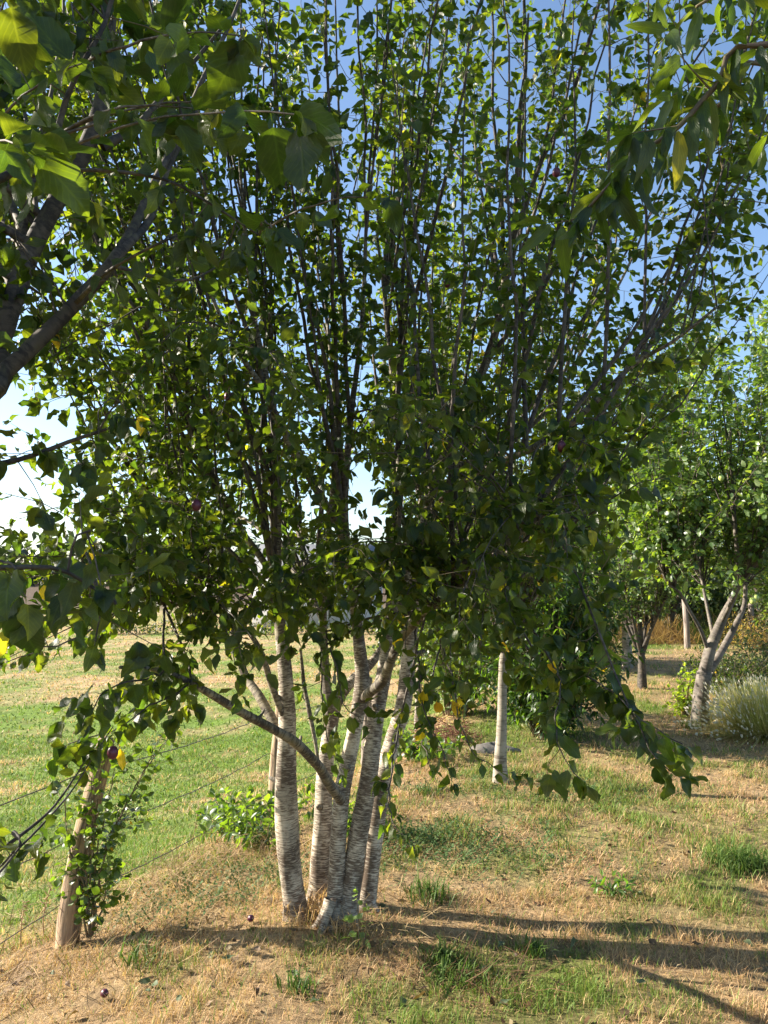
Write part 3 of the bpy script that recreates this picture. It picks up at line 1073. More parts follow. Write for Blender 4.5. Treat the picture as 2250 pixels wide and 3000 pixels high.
# sprays of large near leaves that the photograph shows one by one
SPRAYS = [
    # path rows (px,py,Y), leaf size, spacing
    ([(1560, 1840, 3.0), (1640, 1990, 2.6), (1620, 2130, 2.45), (1655, 2220, 2.4), (1710, 2290, 2.35)], .075, .022),
    ([(1580, 1960, 3.0), (1700, 1975, 2.7), (1800, 2030, 2.5), (1880, 2110, 2.4), (1960, 2160, 2.35), (2000, 2180, 2.3)], .078, .02),
    ([(1850, 2090, 2.45), (1890, 2160, 2.4), (1930, 2230, 2.35), (1990, 2270, 2.35)], .078, .022),
    ([(1215, 1850, 3.4), (1228, 1960, 3.2), (1235, 2060, 3.1), (1290, 2180, 3.0), (1325, 2290, 3.0)], .065, .026),
    ([(1300, 1900, 3.3), (1330, 2010, 3.1), (1350, 2120, 3.0), (1400, 2220, 2.9), (1460, 2260, 2.9)], .06, .035),
    ([(1290, 1900, 3.4), (1255, 2030, 3.2), (1240, 2150, 3.2), (1260, 2250, 3.1)], .06, .045),
    ([(1165, 2150, 3.3), (1145, 2280, 3.1), (1140, 2380, 3.0), (1165, 2430, 2.95), (1215, 2470, 2.9)], .066, .03),
    ([(955, 1850, 3.3), (985, 1960, 3.1), (1010, 2060, 3.0), (1060, 2120, 3.0)], .07, .025),
    ([(900, 1640, 3.2), (880, 1700, 3.0), (870, 1780, 2.9), (900, 1850, 2.85)], .075, .022),
    ([(940, 1900, 3.3), (945, 2050, 3.2), (960, 2150, 3.15), (1000, 2260, 3.1)], .06, .03),
    ([(480, 1965, 2.75), (420, 1990, 2.6), (340, 2010, 2.5), (290, 2040, 2.4), (260, 2110, 2.35)], .085, .016),
    ([(560, 2000, 2.85), (500, 2040, 2.7), (440, 2070, 2.6), (360, 2130, 2.5), (200, 2180, 2.4)], .08, .018),
    ([(330, 1800, 2.7), (240, 1860, 2.6), (130, 1900, 2.5), (20, 1940, 2.4)], .06, .026),
    ([(1400, 1640, 3.1), (1420, 1560, 2.9), (1460, 1500, 2.8), (1540, 1470, 2.7)], .075, .018),
    ([(1500, 1690, 2.9), (1480, 1740, 2.7), (1490, 1790, 2.65), (1510, 1830, 2.6)], .075, .03),
    ([(1560, 1350, 3.3), (1640, 1290, 2.9), (1720, 1300, 2.7), (1790, 1340, 2.6)], .08, .018),
    ([(1600, 1280, 3.3), (1700, 1240, 2.9), (1800, 1200, 2.7), (1860, 1160, 2.6)], .08, .02),
    ([(1640, 1560, 3.0), (1740, 1500, 2.8), (1840, 1430, 2.7), (1950, 1395, 2.6)], .075, .028),
    ([(1660, 1500, 3.0), (1740, 1560, 2.8), (1780, 1660, 2.7), (1790, 1720, 2.65)], .075, .026),
    ([(1300, 1180, 3.2), (1360, 1230, 3.0), (1420, 1260, 2.9), (1450, 1330, 2.85)], .07, .022),
    ([(1130, 1220, 3.2), (1180, 1240, 3.0), (1200, 1320, 2.9), (1180, 1380, 2.9)], .07, .022),
]
for rows, sz, spc in SPRAYS:
    pp = spline(pxpath(rows), .04)
    pp[1:-1] += rng.normal(0, .004, pp[1:-1].shape)
    i = int(np.argmin(np.linalg.norm(limb_pts[:, :3] - pp[0], axis=1)))
    S = limb_pts[i][:3]
    if np.linalg.norm(S - pp[0]) > .05:
        pp = np.vstack([bez(S, (S + pp[0]) / 2 + [0, 0, .05], pp[0], 8, .006)[:-1], pp])
        st = .35
    else:
        st = .1
    main.wood(pp, np.linspace(.006, .0015, len(pp)), 'branch', M_SHOOT, 6, .08)
    main.leafy(pp, spc, sz, st, 1.0, .15, .8)
# yellow leaves hanging among the green ones
for (px, py, Y) in ((1240, 2030, 3.1), (1278, 2060, 3.1), (1322, 2060, 3.05), (1356, 2045, 3.05), (1235, 2150, 3.1), (1165, 1870, 3.2), (1168, 1800, 3.2), (350, 2200, 2.6), (125, 1720, 2.4), (415, 1220, 2.6), (675, 85, 3.2)):
    main.leaf(P(px, py - 20, Y), unit(np.array([rng.uniform(-.2, .3), .1, -1])), .07, np.array([0, -1, .3]) + rng.normal(0, .3, 3), (.27, .21, .025) if px != 1278 else (.30, .17, .03))


def plum_fruit(tree, px, py, Y, r=.019):
    g = []
    n, k = 9, 10
    for i in range(n):
        th = math.pi * i / (n - 1)
        rr = r * math.sin(th) * .92
        for j in range(k):
            f = 2 * math.pi * j / k
            dent = 1 - .06 * math.exp(-((f - math.pi) ** 2) * 6)
            g.append((rr * math.cos(f) * dent, rr * math.sin(f) * dent, -r * 1.12 * math.cos(th) - (.15 * r if i == n - 1 else 0)))
    F = [(i * k + j, i * k + (j + 1) % k, (i + 1) * k + (j + 1) % k, (i + 1) * k + j) for i in range(n - 1) for j in range(k)]
    V = np.array(g)
    b = Bag()
    b.add(V, F)
    T_, F_, u_ = tube([(0, 0, r * .95), (.002, 0, r * 1.5), (.006, .003, r * 2.3)], [.0012] * 3, 4)
    b.add(T_, F_, u_)
    o = b.build('plum', M_PLUM, tree.root if tree else None)
    p = P(px, py, Y)
    o.location = Vector(p - (tree.base if tree else 0))
    return o


for q in ((1645, 1308, 2.75), (1630, 505, 3.0), (1310, 830, 3.4), (1208, 160, 3.4), (668, 1162, 3.2), (575, 1480, 2.6), (330, 2205, 2.4)):
    plum_fruit(main, *q)
print('main leaves', main.finish(300, avoid=1.6))

# ------------------------------------------------------------------ the nearer plum tree at the left
lb = (-2.35, 1.95)
left = Tree('plum_tree', 'nearer dark-limbed plum tree reaching in from the left edge, high against the sky', 'tree', (lb[0], lb[1], float(ground_z(*lb))), leafmat=M_LEAF, bigshapes=PLUM_BIG, shapes=PLUM)
fork = np.array([-1.75, 2.1, 1.75])
tr = spline(np.array([(lb[0], lb[1], float(ground_z(*lb)) - .05, .10), (-2.3, 1.97, .5, .085), (-2.1, 2.03, 1.2, .078), (*fork, .07)]), .05)
left.wood(tr[:, :3], tr[:, 3], 'trunk', M_DARKBARK, 14, .1)
LL = [
    [(*fork, .05), (*P(-60, 1180, 2.15), .048), (*P(0, 1000, 2.15), .046), (*P(81, 760, 2.2), .044), (*P(176, 570, 2.2), .040), (*P(271, 390, 2.2), .036), (*P(312, 203, 2.2), .028), (*P(330, 0, 2.2), .02), (*P(350, -300, 2.2), .01)],
    [(*fork, .045), (*P(-80, 1180, 1.95), .036), (*P(0, 1100, 2.0), .034), (*P(110, 1000, 2.05), .032), (*P(225, 885, 2.1), .03), (*P(325, 775, 2.1), .028), (*P(390, 670, 2.15), .022), (*P(440, 560, 2.2), .018), (*P(520, 400, 2.3), .015), (*P(600, 220, 2.3), .012), (*P(690, 30, 2.4), .009), (*P(760, -200, 2.5), .006)],
    [(*P(325, 775, 2.1), .02), (*P(372, 720, 2.12), .019), (*P(440, 640, 2.2), .016), (*P(490, 500, 2.3), .014), (*P(545, 390, 2.35), .012), (*P(620, 250, 2.4), .009), (*P(720, 90, 2.4), .006)],
    [(*P(300, 430, 2.2), .022), (*P(400, 370, 2.25), .017), (*P(470, 290, 2.3), .014), (*P(560, 190, 2.4), .011), (*P(660, 70, 2.4), .008)],
    [(*P(-250, 620, 1.4), .02), (*P(0, 525, 1.5), .013), (*P(80, 480, 1.5), .0125), (*P(140, 465, 1.5), .012), (*P(165, 400, 1.5), .010), (*P(190, 300, 1.5), .009), (*P(240, 190, 1.5), .008), (*P(310, 60, 1.5), .007), (*P(350, -120, 1.5), .005)],
    [(*P(-150, 560, 1.7), .012), (*P(0, 535, 1.8), .009), (*P(120, 510, 1.8), .008), (*P(270, 498, 1.8), .007), (*P(480, 525, 1.8), .006), (*P(620, 600, 1.8), .005), (*P(760, 690, 1.85), .003)],
    [(*P(-100, 1350, 1.9), .014), (*P(0, 1358, 2.0), .011), (*P(102, 1332, 2.05), .010), (*P(200, 1295, 2.1), .009), (*P(290, 1265, 2.1), .007), (*P(400, 1228, 2.15), .004)],
    [(*P(-150, 1655, 1.5), .014), (*P(0, 1664, 1.5), .0085), (*P(150, 1662, 1.55), .007), (*P(240, 1700, 1.6), .006), (*P(340, 1770, 1.6), .004)],
    [(*P(325, 775, 2.1), .012), (*P(400, 800, 2.1), .009), (*P(480, 815, 2.1), .008), (*P(560, 820, 2.15), .006), (*P(640, 780, 2.2), .004)],
    [(*P(220, 890, 2.1), .012), (*P(310, 800, 1.9), .007), (*P(430, 730, 1.8), .005), (*P(520, 690, 1.8), .0035)],
]
llp = [q for q in tr if q[2] > 1.2]
trunkpts = np.array([q[:4] for q in tr])
for i, rows in enumerate(LL):
    rows = np.array(rows)
    if i in (4, 5, 6, 7):                                            # joined back to the trunk outside the frame
        j = fork + np.array([0, 0, (.25, .1, -.1, -.35)[i - 4]]) * (1 if i != 5 else 1)
        k = trunkpts[np.argmin(np.linalg.norm(trunkpts[:, :3] - j, axis=1))]
        rows = np.vstack([[*k[:3], rows[0][3] * 1.5], rows])
    rows = rows.copy()
    rows[:, 3] *= .66
    s_ = spline(rows, .04)
    left.wood(s_[:, :3], s_[:, 3], 'limb' if i < 4 else 'branch', M_DARKBARK, 10, .1)
    llp += [q for q in s_]
    if i in (5, 6, 7, 8, 9):
        left.leafy(s_[:, :3], .035, .07, .3, .8, .3)
    elif i == 4:
        left.leafy(s_[:, :3], .05, .085, .35, .8, .3)
llp = np.array(llp)
# twigs of big near leaves along the top and left
for (n, xr, yr, Yr, szr) in ((13, (-250, 520), (-300, 700), (1.2, 1.9), (.072, .088)), (13, (0, 760), (-200, 1000), (1.9, 2.7), (.062, .078)), (10, (-200, 420), (700, 1500), (1.8, 2.6), (.06, .075)), (5, (-50, 420), (1600, 1850), (1.5, 1.9), (.07, .08))):
    for _ in range(n):
        T = P(rng.uniform(*xr), rng.uniform(*yr), rng.uniform(*Yr))
        grow_to(T, left, llp, False, r=.005, spacing=.04, size=rng.uniform(*szr), start=.4, spur=.35, droop=.6)
# singled out leaves hanging in front, top left
for (px, py, Y, sz, ax, nm) in ((20, -20, .95, .085, (.25, .1, -1), (.3, -1, .2)), (800, 360, 1.25, .09, (-.1, .1, -1), (0, -1, .35)), (720, 95, 1.15, .10, (-.5, .1, -1), (.6, -1, .2)), (870, 330, 1.1, .105, (.15, .05, -1), (-.5, -1, .3)),
                                (80, 430, 1.0, .10, (.8, .1, -.75), (.2, -1, .3)), (690, 300, 1.3, .075, (-.8, 0, -.5), (0, -1, .4)), (1120, 560, 1.5, .08, (.5, 0, -1), (0, -1, .2)), (790, 680, 1.6, .08, (.3, 0, -1), (.2, -1, .2)),
                                (560, 330, 1.3, .085, (-.9, 0, -.4), (0, -1, .6)), (230, 200, 1.15, .09, (-.6, 0, .6), (.2, -1, .1)), (60, 1750, 1.45, .11, (.15, 0, -1), (.1, -1, .2))):
    q0 = P(px, py, Y)
    S = llp[int(np.argmin(np.linalg.norm(llp[:, :3] - q0, axis=1)))][:3]
    tw_ = bez(S, (S + q0) / 2 + [0, 0, .06], q0, 12, .004)
    left.wood(tw_, np.linspace(.0035, .0013, len(tw_)), 'branch', M_SHOOT, 5, .05)
    left.leafy(tw_, .045, sz * .85, .45, .8, 0)
    left.leaf(q0, unit(ax), sz, np.array(nm, float))
# low sprays drooping over the fence post
for rows, sz, spc in (
    ([(-260, 2100, 1.9), (-60, 2560, 2.1), (60, 2480, 2.2), (200, 2330, 2.35), (265, 2230, 2.4), (330, 2130, 2.45)], .07, .06),
    ([(-160, 2560, 2.1), (-20, 2500, 2.2), (70, 2440, 2.25), (160, 2360, 2.35), (250, 2230, 2.4)], .06, .09),
    ([(40, 2440, 2.25), (60, 2470, 2.2), (20, 2520, 2.2), (-20, 2560, 2.2)], .075, .02),
):
    pp = spline(pxpath(rows), .04)
    if rows[0][0] < -200:
        pp = np.vstack([spline(np.array([fork + [0, 0, -.4], [-1.6, 1.9, 1.3], pp[0]]), .06)[:-1], pp])
    left.wood(pp, np.linspace(.008, .002, len(pp)), 'branch', M_SHOOT, 6, .1)
    left.leafy(pp, spc, sz, .35, .8, .3)
# its own head, most of it beyond the left edge, shades the limbs
for _ in range(170):
    a_, r_ = rng.uniform(0, 2 * math.pi), math.sqrt(rng.uniform(0, 1)) * 2.0
    T = np.array([-2.9 + r_ * math.cos(a_), 2.3 + r_ * math.sin(a_) * 1.1, rng.uniform(1.9, 5.0)])
    qx, qy, qd = project(T)
    if qd > .1 and (qx > 260 and qy > -300):
        continue
    if np.linalg.norm(T[:2]) < 1.1:
        continue
    if T[2] - .53 * (-.28 - T[0]) < 1.35:          # the low sun still reaches the stems of the big tree
        continue
    grow_to(T, left, llp, T[2] > 3, r=.007, spacing=.05, size=.07, start=.25, spur=.3, droop=.4)
print('left leaves', left.finish(300, avoid=.85, bright=.85))

# ------------------------------------------------------------------ the peach tree at the right
pb = (2.0, 1.0)
peach = Tree('peach_tree', 'peach tree with long narrow sickle leaves reaching in from the upper right edge', 'tree', (pb[0], pb[1], float(ground_z(*pb))), leafmat=M_PEACH, shapes=PEACHES, bigshapes=PEACHES)
pt = spline(np.array([(pb[0], pb[1], float(ground_z(*pb)) - .05, .06), (1.96, 1.02, .7, .05), (1.85, 1.05, 1.4, .042), (1.6, 1.1, 2.0, .032)]), .05)
peach.wood(pt[:, :3], pt[:, 3], 'trunk', M_DARKBARK, 12, .1)
f2 = pt[-1]
PE = [
    [(*f2[:3], .02), (1.2, 1.2, 2.35, .012), (*P(2250, 130, 1.35), .006), (*P(2100, 250, 1.35), .0052), (*P(1990, 370, 1.35), .0048), (*P(1880, 450, 1.35), .004), (*P(1740, 590, 1.35), .003), (*P(1700, 640, 1.36), .002)],
    [(*f2[:3], .018), (1.15, 1.25, 2.2, .01), (*P(2260, 190, 1.45), .005), (*P(2160, 270, 1.45), .0045), (*P(2060, 340, 1.48), .003)],
    [(*f2[:3], .018), (1.3, 1.3, 2.5, .01), (*P(2300, -60, 1.5), .006), (*P(2150, -40, 1.45), .004), (*P(2040, 20, 1.45), .003)],
]
for rows in PE:
    s_ = spline(np.array(rows), .03)
    peach.wood(s_[:, :3], s_[:, 3], 'branch', M_TWIG, 8, .06)
    peach.leafy(s_[:, :3], .016 if rows is PE[0] else .022, .105, .3, 1.0, .12, .9)
for rows in (([(1880, 450, 1.35), (1820, 510, 1.35), (1790, 560, 1.35)]), ([(1740, 590, 1.35), (1690, 640, 1.35), (1650, 650, 1.35), (1600, 660, 1.35)]), ([(1990, 370, 1.35), (1920, 380, 1.32), (1850, 390, 1.3)]), ([(2080, 260, 1.35), (2000, 170, 1.35), (1960, 90, 1.35)])):
    s_ = spline(pxpath(rows), .03)
    peach.twig(s_, .0025)
    peach.leafy(s_, .016, .10, .1, 1.0, 0, .9)
for _ in range(26):
    T = np.array([rng.uniform(1.0, 2.9), rng.uniform(.1, 2.0), rng.uniform(1.8, 3.2)])
    qx, qy, qd = project(T)
    if qd > .1 and qx < 2330 and qy > -200:
        continue
    grow_to(T, peach, pt, False, r=.006, spacing=.03, size=.1, start=.2, spur=.2, droop=.8)
print('peach leaves', peach.finish(300, yellow=.002, avoid=.9, bright=1.0))


# ------------------------------------------------------------------ trees and shrubs further back
def orchard_tree(name, label, base, h, r, trunk_rows, nshoot, size, spacing, m=M_APPLEBARK, leafm=M_APPLE, greens=GREENS, zlow=.9, shapes=COARSE, big=SMALL, keep=150, group=None, upright=True, bright=1.0, spur=.4, bulge=1.0, lean=(0, 0), lpmin=None):
    t = Tree(name, label, 'tree', base, group, leafmat=leafm, shapes=shapes, bigshapes=big)
    lp = []
    for i, rows in enumerate(trunk_rows):
        s_ = spline(np.array(rows, float), .08)
        t.wood(s_[:, :3], s_[:, 3], 'trunk' if i == 0 else 'limb', m, 10, .08)
        lp += [q for q in s_ if q[2] > base[2] + (lpmin or zlow * .75)]
    lp = np.array(lp)
    for _ in range(nshoot):
        a_ = rng.uniform(0, 2 * math.pi)
        q = rng.uniform(0, 1)
        z = base[2] + zlow + (h - zlow) * rng.uniform(0, 1) ** .8
        f = (z - base[2] - zlow) / (h - zlow)
        rr = r * (math.sin(math.pi * min(.97, .18 + .75 * f)) ** .6 * bulge) * math.sqrt(.25 + .75 * q)
        T = np.array([base[0] + lean[0] + rr * math.cos(a_), base[1] + lean[1] + rr * math.sin(a_), z])
        grow_to(T, t, lp, upright and f > .35, r=.008, spacing=spacing, size=size, start=.15, spur=spur, droop=.15, rnd=.5)
    n = t.finish(keep, green=greens, yellow=.001, bright=bright)
    print(name, n)
    return t


AG = np.array([(.036, .068, .020), (.048, .085, .024), (.060, .10, .03), (.03, .056, .02), (.09, .125, .05)])


def gpt(px, py, guess=8.0):
    """the ground seen at a pixel"""
    ys = np.linspace(1.5, 120, 6000)
    a = (px - 1125) / FPX
    b = (1500 - py) / FPX
    k = ys / (cp - b * sp)
    z = EYE + (sp + b * cp) * k
    g = ground_z(a * k, ys)
    i = int(np.argmax(z < g))
    return np.array([a * k[i], ys[i], float(g[i])])


b = gpt(2051, 2128)
print('apple base', b)
Ya = b[1]
AP = [
    [(*(b - [0, 0, .05]), .12), (*P(2051, 2080, Ya), .093), (*P(2056, 2020, Ya), .083), (*P(2064, 1970, Ya), .085)],
    [(*P(2062, 1975, Ya), .07), (*P(2080, 1905, Ya), .062), (*P(2102, 1850, Ya), .056), (*P(2125, 1795, Ya), .047), (*P(2149, 1745, Ya), .038), (*P(2163, 1672, Ya), .03), (*P(2150, 1500, Ya), .02), (*P(2140, 1250, Ya), .01)],
    [(*P(2078, 1965, Ya + .05), .045), (*P(2110, 1915, Ya + .1), .042), (*P(2140, 1860, Ya + .15), .038), (*P(2160, 1820, Ya + .15), .032), (*P(2181, 1770, Ya + .2), .026), (*P(2190, 1672, Ya + .2), .02), (*P(2240, 1500, Ya + .2), .012), (*P(2280, 1300, Ya + .2), .008)],
    [(*P(2073, 1900, Ya), .024), (*P(2050, 1840, Ya - .1), .02), (*P(2015, 1780, Ya - .2), .017), (*P(1990, 1734, Ya - .3), .015), (*P(1950, 1700, Ya - .35), .010), (*P(1930, 1600, Ya - .4), .007)],
    [(*P(2110, 1830, Ya), .022), (*P(2180, 1700, Ya - .4), .016), (*P(2300, 1550, Ya - .5), .012), (*P(2420, 1400, Ya - .5), .007)],
    [(*P(2090, 1870, Ya), .022), (*P(2060, 1720, Ya + .4), .016), (*P(2020, 1500, Ya + .6), .012), (*P(1990, 1350, Ya + .6), .007)],
]
ap = orchard_tree('apple_tree', 'sunlit apple tree with smooth forked grey trunk at the right edge of the lawn', b, 4.9, 1.75, AP, 250, .08, .038, greens=AG * 1.35, lpmin=1.5, zlow=1.35, keep=300, shapes=SMALL, big=SMALL, lean=(.45, .1), spur=.5)
# a few small green apples
for (px, py) in ((2113, 1400), (2205, 1760), (2215, 1752)):
    o = plum_fruit(ap, px, py, Ya - 1.0, .032)
    o.name = 'apple'
    o.data.materials.clear()
    o.data.materials.append(bpy.data.materials.get('apple_skin') or plain_mat('apple_skin', (.30, .42, .09), .4, (.4, .48, .14), 10, 0))


def simple_rows(b, h, r0, nl, spread, forkz=.8, lean=0):
    rows = [[(b[0], b[1], b[2] - .05, r0 * 1.25), (b[0], b[1], b[2] + .25, r0), (b[0] + lean * .5, b[1], b[2] + forkz, r0 * .85)]]
    top = np.array(rows[0][-1][:3])
    for k in range(nl):
        a_ = k * 2 * math.pi / nl + rng.uniform(-.4, .4)
        d = np.array([math.cos(a_), math.sin(a_), 0]) * spread
        rows.append([(*(top - [0, 0, rng.uniform(0, forkz * .35)]), r0 * .5), (*(top + d * .35 + [0, 0, (h - forkz) * .22]), r0 * .4), (*(top + d * .75 + [0, 0, (h - forkz) * .5]), r0 * .25), (*(top + d + [0, 0, (h - forkz) * .85]), r0 * .1)])
    rows.append([(*top, r0 * .7), (*(top + [rng.uniform(-.1, .1), 0, (h - forkz) * .45]), r0 * .4), (*(top + [0, 0, (h - forkz) * .85]), r0 * .12)])
    return rows


b = gpt(1882, 2018)
orchard_tree('apple_tree', 'small vase-shaped apple tree with thin dark trunk, left of the forked one', b, 2.9, 1.05, simple_rows(b, 2.9, .06, 6, .8, .6), 95, .062, .034, m=M_DARKBARK, greens=AG * 1.1, zlow=1.1, keep=200)
b = gpt(1838, 1957)
orchard_tree('orchard_tree', 'tree with thick pale banded trunk standing behind the small dark-trunked apple tree', b, 4.4, 1.7, simple_rows(b, 4.4, .09, 6, 1.2, 1.1), 150, .085, .055, shapes=TINY, m=M_WHITEBARK, greens=AG * .7, zlow=1.5, keep=100)
b = gpt(1468, 2292)
print('white tree', b)
wr = [[(*(b - [0, 0, .05]), .072), (*P(1465, 2240, b[1]), .054), (*P(1471, 2100, b[1]), .041), (*P(1473, 1960, b[1]), .036), (*P(1480, 1860, b[1]), .036), (*P(1478, 1720, b[1]), .03), (*P(1470, 1500, b[1]), .02), (*P(1460, 1250, b[1]), .01)]]
top = P(1478, 1850, b[1])
for k in range(6):
    a_ = k * 1.05
    wr.append([(*(top + [0, 0, .1 * k]), .02), (*(top + [.35 * math.cos(a_), .35 * math.sin(a_), .4 + .1 * k]), .014), (*(top + [.7 * math.cos(a_), .7 * math.sin(a_), 1.0 + .1 * k]), .006)])
orchard_tree('plum_tree', 'young plum tree with one slender white stem, in front of the dark laurel bush', b, 4.2, 1.1, wr, 90, .06, .038, m=M_WHITEBARK, leafm=M_LEAF, zlow=1.3, keep=200, shapes=SMALL, big=PLUM)

for (px, Y, h, r, lab, gs) in (
    (1400, 15.5, 4.6, 1.9, 'dark leafy tree behind the plum crown, beyond the slender white stem', .55),
    (1640, 14.0, 4.3, 1.7, 'broad dark tree rising straight behind the laurel bush', .5),
    (1960, 20.5, 5.2, 2.3, 'tall background tree between the pale trunk and the forked apple tree', .8),
    (2290, 17.5, 5.0, 2.2, 'background tree beyond the forked apple tree at the right edge', .8),
    (1760, 23.0, 5.0, 2.4, 'farthest orchard tree closing the grassy aisle at its end', .6)):
    x = (px - 1125) / FPX * Y
    bb = np.array([x, Y, float(ground_z(x, Y))])
    orchard_tree('orchard_tree', lab, bb, h, r, simple_rows(bb, h, .11, 6, r * .7, .8), 125, .15, .065, m=M_DARKBARK, greens=AG * gs, zlow=.7, keep=60, shapes=TINY, big=TINY, group='orchard trees in the background')


HEDGES = True


def shrub(name, label, base, h, r, nst, size, spacing, greens, shapes=COARSE, big=SMALL, keep=200, m=M_TWIG, leafm=M_SHRUB, spur=.5, cat='shrub', ry=1.0, droop=.1, top=.55):
    t = Tree(name, label, cat, base, leafmat=leafm, shapes=shapes, bigshapes=big)
    for k in range(nst):
        a_ = rng.uniform(0, 2 * math.pi)
        v = rng.uniform(0, 1) ** .7
        z = base[2] + h * (.12 + .88 * v) * rng.uniform(.8, 1.03)
        f = min(1, (z - base[2]) / h)
        rr = r * math.sqrt(max(0, 1 - ((f - .42) / .62) ** 2)) * math.sqrt(rng.uniform(.3, 1))
        T = np.array([base[0] + rr * math.cos(a_), base[1] + rr * ry * math.sin(a_), z])
        S = np.array([base[0] + r * .16 * math.cos(a_) * rng.random(), base[1] + r * .16 * math.sin(a_), base[2]])
        C = S + (T - S) * [.25, .25, top] + [0, 0, .05]
        pts = bez(S, C, T, 7, .025)
        if k < 40:
            t.wood(pts, np.linspace(.010 * h ** .5, .0025, len(pts)), 'branch', m, 5, .05)
        else:
            t.twig(pts, .005)
        t.leafy(pts, spacing, size, .22, droop, spur)
    print(name, t.finish(keep, green=greens, yellow=.003))
    return t


b = gpt(1590, 2178)
print('laurel', b)
DG = np.array([(.022, .05, .012), (.03, .065, .015), (.045, .09, .018), (.018, .04, .012)])
shrub('laurel_bush', 'dense dark green laurel bush behind the slender white stem, shading the lawn', b + [.12, .35, 0], 2.35, .92, 290, .10, .055, DG, LONGL, LONGL, 200)
b = gpt(1345, 2120)
shrub('hedge_shrub', 'light green bushy shrub on the fence line behind the slender white stem', b + [0, .6, 0], 1.9, .9, 100, .06, .05, AG, keep=80)

for (x, y, h, r, lab, k) in ((5.5, 25.5, 3.6, 2.6, 'tall dark hedge closing the aisle between the orchard trees', .6), (10.0, 23.5, 3.9, 2.8, 'tall dark hedge behind the golden undergrowth and grey post', .7), (14.5, 23.0, 4.2, 2.8, 'tall dark hedge behind the far rails at the right edge', .8), (1.8, 24.0, 3.6, 2.4, 'dark hedge seen low between the stems, right of the house', .6)):
    shrub('hedge', lab, np.array([x, y, float(ground_z(x, y))]), h, r, 85, .19, .095, AG * k, TINY, TINY, keep=30, spur=.7, cat='hedge')

# lavender-like pale bush at the right edge
b = gpt(2190, 2165)
print('lavender', b)
lav = thing('lavender_bush', 'pale silvery-yellow lavender bush of spiky stalks at the right edge', 'shrub', b)
lb_ = Bag()
for s_i in range(5200):
    a_ = rng.uniform(0, 2 * math.pi)
    el = rng.uniform(.05, 1.35)
    ln = rng.uniform(.38, .72) * (1 - .12 * el)
    d = np.array([math.cos(a_) * math.cos(el), math.sin(a_) * math.cos(el), math.sin(el)])
    c0 = np.array([math.cos(a_) * .35, math.sin(a_) * .3, 0]) * rng.random() + [.35, .15, 0]
    p1 = c0 + d * ln * .6
    p2 = c0 + d * ln + [0, 0, -.10 * (1 - el / 1.5) + .02]
    sd = unit(np.cross(d, [0, 0, 1])) * .0035
    c = (.46, .46, .15) if rng.random() < .55 else (.66, .58, .30)
    st = c0 + d * ln * .2
    V = [st - sd, st + sd, p1 + sd * .8, p1 - sd * .8, p2 + sd * .5, p2 - sd * .5]
    lb_.add(V, [(0, 1, 2, 3), (3, 2, 4, 5)], None, np.array(c) * rng.uniform(.7, 1.2))
    if rng.random() < .35:
        q = p2 + d * .03
        s2 = sd * 2.3
        e = np.array([0, 0, .012])
        lb_.add([p2 - s2, p2 + s2, q + s2 * .4, q - s2 * .4], [(0, 1, 2, 3)], None, (.66, .62, .58))
        lb_.add([p2 - e, p2 + e, q + e * .4, q - e * .4], [(0, 1, 2, 3)], None, (.66, .62, .58))
lb_.build('stalks', M_BLADE, lav, False, kind='stuff')
for (px, py, h, r, lab, k) in ((2150, 2050, .8, .7, 'low dark tangled shrub behind the forked apple trunk', .8), (2260, 2010, 1.0, .8, 'dark grey-green shrub above the pale lavender bush', .9), (2230, 1905, .9, .9, 'brownish bramble thicket under the far fence rail', 1.3), (1760, 1940, .8, .7, 'dry straw-green weed clump beside the pale banded trunk', 1.6)):
    b = gpt(px, py)
    shrub('low_shrub', lab, b, h, r, 70, .05, .04, AG * k * .8 if k < 1.2 else np.array([(.22, .17, .07), (.15, .15, .05), (.3, .2, .1)]), LONGL if k > 1 else COARSE, SMALL, 40, top=.4)
b = gpt(2018, 2100)
shrub('ivy_creeper', 'lime green creeper climbing the foot of the forked apple trunk', b + [-.05, -.02, 0], .62, .17, 16, .05, .035, np.array([(.14, .2, .03), (.18, .24, .04)]), ROUND, ROUND, 120, cat='creeper')

# bramble bank of golden dry stems behind the far post
b = gpt(2060, 1890)
dry = Bag()
for k in range(2600):
    x = b[0] + rng.uniform(-1.6, 3.2)
    y = b[1] + rng.uniform(.2, 2.5)
    z = float(ground_z(x, y))
    hh = rng.uniform(.15, .7) * (.5 + vnoise(x, y, .7, 8))
    dx, dy = rng.normal(0, .3, 2)
    w = .012
    V = [(x - w, y, z), (x + w, y, z), (x + dx * .5 + w, y + dy * .5, z + hh * .6), (x + dx * .5 - w, y + dy * .5, z + hh * .6), (x + dx + .004, y + dy, z + hh), (x + dx - .004, y + dy, z + hh)]
    dry.add(V, [(0, 1, 2, 3), (3, 2, 4, 5)], None, (np.array([.34, .22, .11]) if vnoise(x, y, .5, 3) > .45 else np.array([.09, .12, .035])) * rng.uniform(.5, 1.2))
dry.build('dry_undergrowth', M_BLADE, None, False, kind='stuff', label='golden dry undergrowth behind the far grey post', category='undergrowth')

